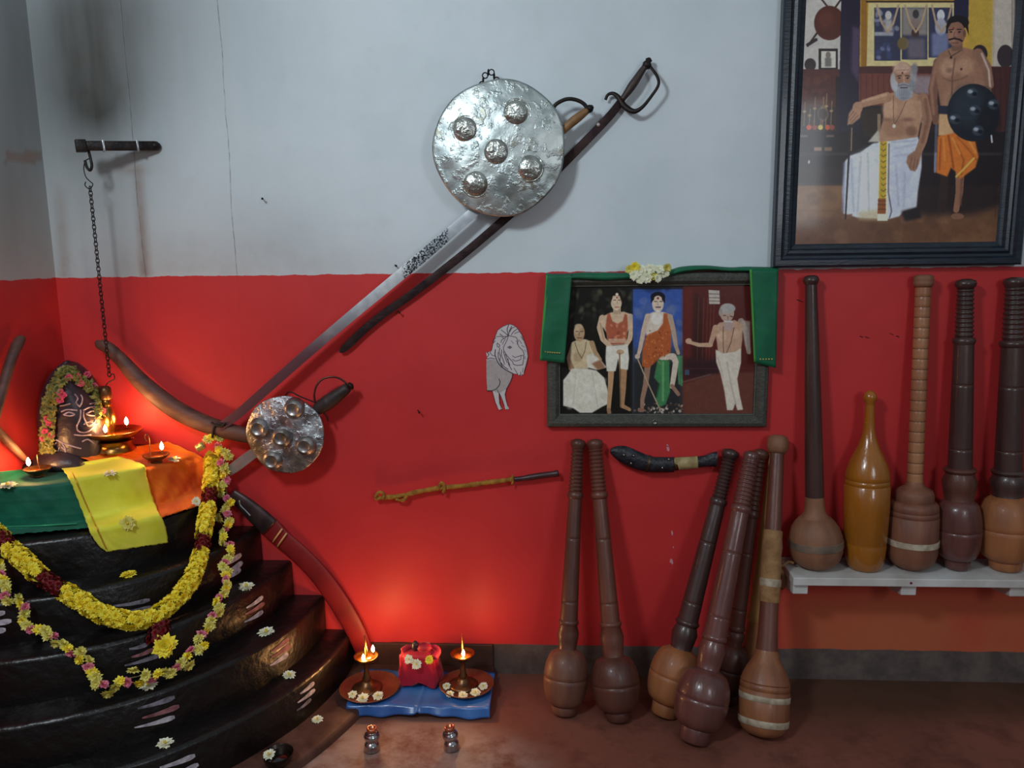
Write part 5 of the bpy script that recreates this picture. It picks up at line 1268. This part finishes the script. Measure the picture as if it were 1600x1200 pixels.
c5 = club('wooden_club', (1191,1150), 0, (1215,698), -.04, [
    ('knob', WTG, [(688,9),(690,14),(696,16),(706,16.5),(713,14),(717,10.5)]),
    ('shaft', WR, [(716,10.5),(780,11.5),(900,13),(1000,15),(1025,17)]),
    ('cloth_wrap', CW, [(836,12.5),(838,14.5),(850,14),(862,15.5),(875,14.3),(890,15.6),(905,14.8),(920,15.3),(935,15),(947,15.2),(950,13)]),
    ('wrap_band', PALE, [(912,15.6),(914,16.4),(921,16.3),(924,15.5)]),
    ('head', WLB, [(1022,16.5),(1036,20),(1050,28),(1062,34),(1070,36.5),(1073,37.5),(1074.5,36),(1076,37.8),(1083,38),(1084.5,36.6),(1086,38.4),(1120,38.6),(1138,37.5),(1148,33),(1155,24),(1158,14)]),
    ('pale_band', PALE, [(1091,38.2),(1092,39),(1100,39),(1101,38.2)]),
    ('lower_pale_band', PALE, [(1128,38),(1129,38.9),(1138,38.4),(1139,37.5)])],
    'cloth-wrapped floor club with banded cylindrical head, rightmost on the floor')
rg = mesh('tied_rag', join(*[tube(smooth_path([at(u, v, -.10+.01*i) for u, v in l], 5), w, 7, flat=.5) for i, (l, w) in enumerate([(((1212,878),(1222,884),(1232,878),(1240,880)), .004), (((1213,882),(1222,895),(1226,908),(1222,918)), .006), (((1212,884),(1218,898),(1218,914),(1224,920)), .006)])]), CW, loc=at(1218, 890, -.09))
tag(rg, 'tan rag tied round the cloth-wrapped club beside the shelf end', 'rag')
# shelf
SHZ = .412
SW = mat('white_painted_wood', rgb(222, 222, 220), .5, 0, rgb(190, 186, 180), 8, bump=.12, bscale=30)
shf = thing('wall_shelf', (at(1240, 905, -.15).x, 0, SHZ), 'long white painted wall shelf carrying the standing clubs', 'shelf')
xl = atz(1240, 903, SHZ).x; yf = atz(1240, 903, SHZ).y
def prism(poly, z0, z1):
    n = len(poly); V = [Vector((*p, z0)) for p in poly]+[Vector((*p, z1)) for p in poly]
    return V, [tuple(range(n-1, -1, -1)), tuple(range(n, 2*n))]+[(i, (i+1) % n, n+(i+1) % n, n+i) for i in range(n)]
xbk = atz(1226, 884, SHZ).x
bev(mesh('shelf_board', prism([(xl, yf), (1.95, yf), (1.95, -.001), (xbk, -.001), (xbk, yf*.45)], SHZ-.024, SHZ), SW, shf, smooth=False), .002)
for u in (1250, 1419, 1589):
    xx = at(u, 925, yf*.9).x
    V, Fc = [], []
    for dx in (-.022, .022):
        V += [Vector((xx+dx, -.001, SHZ-.024)), Vector((xx+dx, yf*.92, SHZ-.024)), Vector((xx+dx, yf*.92, SHZ-.056)), Vector((xx+dx, -.001, SHZ-.085))]
    bev(mesh('shelf_bracket', (V, [(0, 1, 2, 3), (7, 6, 5, 4), (0, 4, 5, 1), (1, 5, 6, 2), (2, 6, 7, 3), (3, 7, 4, 0)]), SW, shf, smooth=False), .003)
tag(mesh('wall_scuff', lathe([(.004, 0), (.003, .001), (.0003, .0012)], 10, frame=frame_z(Vector((at(1424, 904, yf).x, yf-.0005, SHZ-.012)), (0, -1, 0))), mat('red_spot', rgb(120, 20, 30), .6), shf))
sy_ = yf*.5
club('wooden_club', (1275,880), SHZ, (1267,434), -.03, [
    ('knob', WK, [(426,5),(428,10),(433,12.5),(437,11.5),(441,9)]),
    ('shaft', WK, [(440,9),(520,10.5),(620,12.5),(700,13.5),(772,14.2)]),
    ('neck', WTG, [(772,14.2),(785,14.5),(795,16),(800,18.5),(806,24)]),
    ('head', WTG, [(804,23),(810,29),(820,36),(832,40),(845,41),(857,40),(868,36),(877,28),(882,18)]),
    ('metal_band', mat('worn_tin_band', rgb(150, 130, 112), .5, .3, rgb(96, 86, 78), 12), [(838,41),(838.5,41.8),(849,41.6),(849.5,40.6)])],
    'slim dark club with bare round tan head, first from the left on the shelf', bot_y=sy_)
club('bottle_shaped_club', (1351,880), SHZ, (1360,612), -.05, [
    ('knob', WV, [(604,2),(606,6),(610,9),(615,10.3),(620,9),(625,6.5),(628,6.5)]),
    ('neck', WV, [(627,7),(650,7.8),(665,8.8),(675,10.5),(690,15.5),(702,21),(715,27),(728,31.5),(738,33)]),
    ('head', WV, [(737,33),(741,33.3),(743,32),(745,33.2),(749,33.5),(750.5,32.5),(752,33.8),(790,33.8),(838,31.5),(841,30),(843,31),(865,29),(876,26.5),(881,23)])],
    'short glossy amber bottle-shaped club on the shelf', bot_y=sy_)
prf = [(446, 11.5)]
for i in range(18):
    v = 462+i*16.2; prf += [(v-5, 11.4), (v-1, 11.4), (v, 10.9), (v+1, 11.4), (v+5, 11.4)]
prf += [(752, 11.8)]
club('wooden_club', (1424,882), SHZ, (1443,437), -.03, [('groove_ring', GRV, [(461.4+i*16.2, 11.0), (461.4+i*16.2, 11.6), (462.6+i*16.2, 11.6), (462.6+i*16.2, 11.0)]) for i in range(18)]+[
    ('knob', WTG, [(428,10),(430,14),(436,15),(438,14.2),(440,15),(444,14.5),(448,11.5)]),
    ('ringed_shaft', mat('light_scored_wood', rgb(176, 124, 86), .4, 0, rgb(150, 98, 70), 7, stretch=(3, 3, .6), coat=.1), prf),
    ('head', wood('dusty_brown_wood', rgb(140, 92, 68), rgb(112, 70, 56), .55, 0), [(750,11.5),(757,14),(761,20),(764,26),(770,28.5),(778,28.8),(781,28),(783,33),(787,35.5),(794,36),(795.5,35),(797,36.2),(802,36.4),(803.5,35.2),(805,36.8),(835,37),(860,36.5),(872,33),(880,27),(886,16)]),
    ('pale_band', PALE, [(839,37.2),(839.5,37.9),(848,37.8),(848.5,37)])],
    'ring-scored light brown club with cylindrical head and pale band on the shelf', bot_y=sy_)
club('wooden_club', (1496,878), SHZ, (1509,434), -.035, gada(dict(t0=427,kr=16,gr=11.5,g1=518,cr=17,s0=14.5,s1=17.5,n0=722,nr=25,b0=772,b1=866,br=33.5,fr=18.5,f1=880), WK, head_m=WP, neck_m=WD),
    'dark brown ribbed-grip club with double-bulged head, second from right on the shelf', bot_y=sy_)
club('wooden_club', (1571,882), SHZ, (1586,437), -.035, gada(dict(t0=430,kr=17,gr=13.5,g1=528,cr=20,s0=16.5,s1=20,n0=730,nr=26,b0=772,b1=872,br=41,fr=24,f1=886), WK, head_m=WT),
    'thick ribbed-grip club with tan round head, last at the right end of the shelf', bot_y=sy_)

# ------------------------------------------------------------------ floor offerings
BROWNB = mat('brown_board', rgb(58, 34, 26), .6, 0, rgb(76, 46, 34), 10, bump=.2)
pl0, pl1 = atz(548, 1112, .03), atz(760, 1112, .03)
PLZ = .032
px0, px1 = atz(545, 1108, PLZ).x, atz(762, 1108, PLZ).x; pyf = atz(650, 1104, PLZ).y
plank = bev(mesh('low_plank', box(((px0+px1)/2, (pyf-.012)/2, PLZ/2+.0005), (px1-px0, -pyf-.012, PLZ-.001)), BROWNB, smooth=False, loc=((px0+px1)/2, pyf/2, 0)), .003)
tag(plank, 'low brown plank under the blue cloth against the wall', 'plank')
bx0, bx1 = at(566, 1020, -.012).x, at(770, 1020, -.012).x
bb = bev(mesh('back_board', box(((bx0+bx1)/2, -.006, .053), (bx1-bx0, .010, .104)), BROWNB, smooth=False, loc=((bx0+bx1)/2, -.006, 0)), .002)
tag(bb, 'dark brown board standing against the wall behind the two floor lamps', 'board')
BLUE = mat('shiny_blue_cloth', rgb(40, 88, 160), .35, 0, rgb(60, 116, 190), 10, bump=.3, bscale=18, coat=.3)
def floor_cloth():
    nu, nv = 70, 26; V = []
    for j in range(nv+1):
        for i in range(nu+1):
            s, t = i/nu, j/nv
            x = px0-.012+(px1-px0+.018)*s; 
            sc_ = 0.010*math.exp(-((s-.50)/.03)**2)
            if t < .8:
                y = -.055+(pyf+.055-.004)*(t/.8); z = PLZ+.0052+.0022*math.sin(s*17+t*4)+.0016*math.sin(s*7-t*9)+.0012*math.sin(s*43+t*11)
            else:
                q = (t-.8)/.2; y = pyf-.004-.012*q; z = PLZ+.003-(.024+.006*math.sin(s*9))*q+.001
                y -= .004*math.sin(s*31)*q
            if .46 < s < .54: z += .006*math.exp(-((s-.5)/.012)**2); 
            V.append(Vector((x, y, max(z, .003))))
    return V, [(j*(nu+1)+i, j*(nu+1)+i+1, (j+1)*(nu+1)+i+1, (j+1)*(nu+1)+i) for j in range(nv) for i in range(nu)]
o = mesh('blue_cloth', floor_cloth(), BLUE, loc=((px0+px1)/2, pyf, 0)); md = o.modifiers.new('thickness', 'SOLIDIFY'); md.thickness = .002; md.offset = 1
tag(o, 'shiny blue cloth spread under the two plates and pink bundle', 'cloth')
def floor_lamp(cpx, rp, tip, label_l, label_p, flames, seed, dish_v):
    z = PLZ+.007; C = atz(cpx[0], cpx[1], z); k = pxm(C)
    pt = thing('copper_plate', C, label_p, 'plate'); Fm = Matrix.Translation(C)
    r = rp*k
    pd_ = mesh('plate_dish', lathe([(r*.6, 0), (r*.8, .001), (r*.97, .010), (r, .013), (r*.985, .014), (r*.93, .011), (r*.78, .003), (.002, .0025)], 64, frame=Fm), COPPER, pt, sharp=60)
    gl_ = []
    for i in range(48):
        a = 2*PI*i/48; gl_.append(lathe([(.0004, 0), (.002, .001), (.0016, .002), (.0002, .0028)], 6, frame=Matrix.Translation(C+Vector((r*.955*math.cos(a), r*.955*math.sin(a), .011)))))
    mesh('beaded_rim', join(*gl_), COPPER, pd_)
    B = C+Vector((0, .004, .0035)); B.x = at(tip[0]+1, cpx[1], B.y).x
    t = thing('floor_oil_lamp', B, label_l, 'oil lamp'); Fl = Matrix.Translation(B)
    H_ = at(tip[0], tip[1], B.y).z-B.z; hd = at(tip[0], dish_v, B.y).z-B.z
    rk = 19*k
    mesh('lamp_base', lathe([(.046, 0), (.047, .003), (.040, .007), (.030, .011), (.021, .018), (.018, .024), (.012, .028)], 40, frame=Fl), DBRASS, t)
    mesh('stem', lathe([(.012, .026), (.014, .032), (.010, .040), (.008, hd*.55), (.0065, hd-.026), (.010, hd-.022), (.008, hd-.017), (.016, hd-.012)], 28, frame=Fl), DBRASS, t)
    od_ = mesh('oil_dish', lathe([(.010, hd-.014), (rk*.72, hd-.012), (rk*.92, hd-.003), (rk, hd+.003), (rk*.96, hd+.0035), (rk*.86, hd-.001), (rk*.3, hd-.006), (.003, hd-.006)], 44, frame=Fl), BRASS, t)
    mesh('lamp_oil', lathe([(rk*.82, hd-.0025), (rk*.82, hd-.002)], 30, frame=Fl), OIL, od_)
    mesh('spire', lathe([(.0045, hd-.004), (.006, hd+.004), (.004, hd+.010), (.0062, hd+.018), (.005, hd+.028), (.003, hd+.036), (.0018, H_-.008), (.0006, H_)], 20, frame=Fl), BRASS, t)
    for (u, v, dy) in flames: flame(at(u, v, B.y+dy), t, .8, .95)
    return C, k
floor_lamp((578,1078), 47, (573,992), 'standing brass oil lamp with two flames in the left floor plate', 'copper plate left of the pink bundle, lamp on it', ((568,1033,-.024),(583,1019,.018)), 1, 1026)
floor_lamp((729,1073), 43, (723,990), 'standing brass oil lamp with one flame in the right floor plate', 'copper plate right of the pink bundle, lamp on it', ((724,1026,-.022),), 2, 1022)
FLF = [(551,1084,8,'white flower at the left edge of the left copper plate'),(567,1090,10,'white flower at the front of the left copper plate'),(591,1086,9,'white flower at the right side of the left copper plate'),
       (698,1071,8,'white flower at the back left of the right copper plate'),(703,1083,7,'white flower at the front left of the right copper plate'),(723,1085,8,'white flower at the front middle of the right copper plate'),(743,1081,9,'white flower at the front right of the right copper plate'),(755,1071,8,'white flower at the far right of the right copper plate')]
for i, (u, v, r, lab) in enumerate(FLF):
    P = atz(u, v+2, PLZ+.013); mk_flower(P, (0, -.3, 1), r*pxm(P)*1.05, PW, lab, seed=120+i)
# pink bundle
PINK = mat('magenta_cloth', rgb(166, 0, 38), .6, 0, rgb(196, 6, 50), 12, bump=.2, bscale=30, sheen=.2)
pb = thing('pink_bundle', atz(655, 1080, PLZ+.006), 'magenta cloth bundle between the two floor lamps', 'bundle')
def bundle():
    V, Fc = [], []; c = atz(655, 1074, PLZ+.008)
    xb, yb = c.x, c.y+.028; n, m = 48, 18; zt = at(655, 1022, yb-.02).z
    rnd = random.Random(2)
    for j in range(m+1):
        t = j/m
        for kx in range(n):
            a = 2*PI*kx/n; ca, sa = math.cos(a), math.sin(a); e = .45
            hw = .058+.012*math.sin(PI*min(t*1.6, 1))*(1-t)+(.0 if t < .85 else -.045*(t-.85)/.15)
            hd = .034+(.0 if t < .85 else -.028*(t-.85)/.15)
            w = 1+.07*math.sin(a*5+t*3)*(1-t*.5)+.04*math.sin(a*11+t*7)
            x = xb+hw*w*abs(ca)**e*(1 if ca > 0 else -1); y = yb+hd*w*abs(sa)**e*(1 if sa > 0 else -1)
            z = PLZ+.008+(zt-PLZ-.008)*min(t/.85, 1)+(.010*(t-.85)/.15 if t > .85 else 0)
            if j == 0: z += .008*max(0, math.sin(a*3+1.2))
            if sa < 0 and j <= 2: z += .020*math.exp(-((x-xb-.008)/.016)**2)*(1-j/3)
            V.append(Vector((x, y, z)))
    for j in range(m):
        for kx in range(n):
            a, b = j*n+kx, j*n+(kx+1) % n; Fc.append((a, b, b+n, a+n))
    Fc.append(tuple(m*n+k_ for k_ in range(n)))
    return V, Fc, xb, yb, zt
V, Fc, xb, yb, zt = bundle()
mesh('wrapped_cloth', (V, Fc), PINK, pb, sharp=70)
kz = zt+.012
mesh('cloth_knot', join(lathe([(.018, -.008), (.026, .002), (.020, .012), (.006, .017)], 18, frame=Matrix.Translation((xb+.016, yb-.004, kz)) @ Matrix.Diagonal((1, .8, 1, 1))),
     tube(smooth_path([Vector((xb+.02, yb, kz+.004)), Vector((xb+.045, yb-.005, kz+.006)), Vector((xb+.060, yb-.012, kz-.004)), Vector((xb+.052, yb-.03, kz-.018))], 5), [.006]*5+[.009]*6+[.010]*5, 10, flat=.5),
     tube(smooth_path([Vector((xb+.01, yb, kz)), Vector((xb-.03, yb-.002, kz+.002)), Vector((xb-.052, yb-.016, kz-.006))], 5), [.007]*6+[.010]*5, 10, flat=.5)), PINK, pb)
mesh('dark_tip', lathe([(.010, -.006), (.012, .006), (.009, .018), (.003, .024)], 16, frame=Matrix.Translation((xb-.012, yb-.006, kz))), STONE, pb)
for i, (u, v, r, m, lab) in enumerate(((639,1030,8,PW,'cream flower on the left of the pink bundle'),(651,1038,9,PW,'cream flower at the middle of the pink bundle'),(671,1031,8,PY,'yellow flower on the right of the pink bundle'))):
    P = at(u, v, yb-.050); mk_flower(P, (0, -.9, .5), r*pxm(P), m, lab, seed=140+i)
# little silver pots
SILV = mat('silver', rgb(200, 196, 196), .16, 1, rgb(160, 156, 158), 30)
COP2 = mat('copper_top', rgb(200, 120, 90), .3, .8)
for (u, v, tilt, lab) in ((581, 1172, .04, 'small silver pot on the floor in front of the left plate'), (706, 1170, -.08, 'small silver pot on the floor in front of the right plate')):
    B = atz(u, v, 0); k = pxm(B); s = k
    t = thing('silver_pot', B, lab, 'pot'); Fm = Matrix.Translation(B) @ Matrix.Rotation(tilt, 4, 'Y')
    mesh('pot_body', lathe([(10*s, .0005), (12.5*s, .002), (12.5*s, .006), (11*s, .010), (11.8*s, .016), (11*s, .021), (7.5*s, .025), (6.5*s, .028), (8*s, .031), (11.5*s, .036), (12.5*s, .043), (11*s, .050), (8*s, .053), (8.5*s, .055), (8*s, .058)], 32, frame=Fm), SILV, t)
    mesh('copper_lid', lathe([(8*s, .057), (8*s, .066), (7*s, .069), (5.5*s, .068), (5*s, .062), (2*s, .061)], 24, frame=Fm), COP2, t)
# dark bowl in the lower front
B = atz(434, 1184, 0.0275); k = pxm(B)
bw = thing('dark_bowl', B, 'dark metal bowl at the foot of the altar holding a flower', 'bowl')
Cb = atz(434, 1176, .062); Fm = Matrix.Translation((Cb.x, Cb.y, .0272))
r = 24*pxm(Cb)
mesh('bowl_body', lathe([(r*.5, .0005), (r*.55, .003), (r*.85, .014), (r, .034), (r*.99, .036), (r*.95, .034), (r*.8, .015), (r*.45, .006), (.002, .006)], 44, frame=Fm), mat('dark_bowl_metal', rgb(70, 58, 50), .3, .8, rgb(40, 34, 30), 20), bw)
mesh('dark_oil', lathe([(r*.86, .024), (r*.86, .0243)], 32, frame=Fm), mat('black_oil', rgb(14, 8, 6), .05, coat=1), bw)
P = atz(421, 1180, .056); mk_flower(P, (-.1, -.3, 1), 11*pxm(P), PW, 'white flower floating in the dark bowl', seed=160)

# ------------------------------------------------------------------ lights, world, camera
def area(name, loc, tgt, sx_, sy_, e, col):
    ld = bpy.data.lights.new(name, 'AREA'); ld.shape = 'RECTANGLE'; ld.size = sx_; ld.size_y = sy_; ld.energy = e; ld.color = col
    o = bpy.data.objects.new(name, ld); COL.objects.link(o); o.location = loc
    o.rotation_mode = 'QUATERNION'; o.rotation_quaternion = (Vector(tgt)-Vector(loc)).to_track_quat('-Z', 'Y'); return o
area('window_light', (-1.15, -2.3, 2.55), (-.25, 0, 1.6), .35, .35, 27, (.86, .95, 1.0))
area('door_light', (1.5, -3.2, 1.9), (.5, 0, 1.2), .5, .8, 12, (.9, .95, 1.0))
w = bpy.data.worlds.new('World'); sc.world = w; w.use_nodes = True; nt = w.node_tree; g = NG(nt)
bg = nt.nodes['Background']; tc = nt.nodes.new('ShaderNodeTexCoord'); sxx = nt.nodes.new('ShaderNodeSeparateXYZ'); nt.links.new(tc.outputs['Generated'], sxx.inputs[0])
cc = g.mix(g.ss(sxx.outputs[2], -.3, .6), (.05, .035, .03, 1), (.30, .34, .37, 1)); nt.links.new(cc, bg.inputs['Color']); bg.inputs['Strength'].default_value = .7
cam = bpy.data.cameras.new('camera'); co = bpy.data.objects.new('camera', cam); COL.objects.link(co)
cam.sensor_fit = 'HORIZONTAL'; cam.sensor_width = 36; cam.lens = F/1600*36; cam.clip_start = .05
Mc = Matrix((RT, UP, -FW)).transposed().to_4x4(); Mc.translation = CAM; co.matrix_world = Mc
sc.camera = co
sc.view_settings.view_transform = 'Standard'; sc.view_settings.look = 'None'; sc.view_settings.exposure = 0; sc.view_settings.gamma = 1
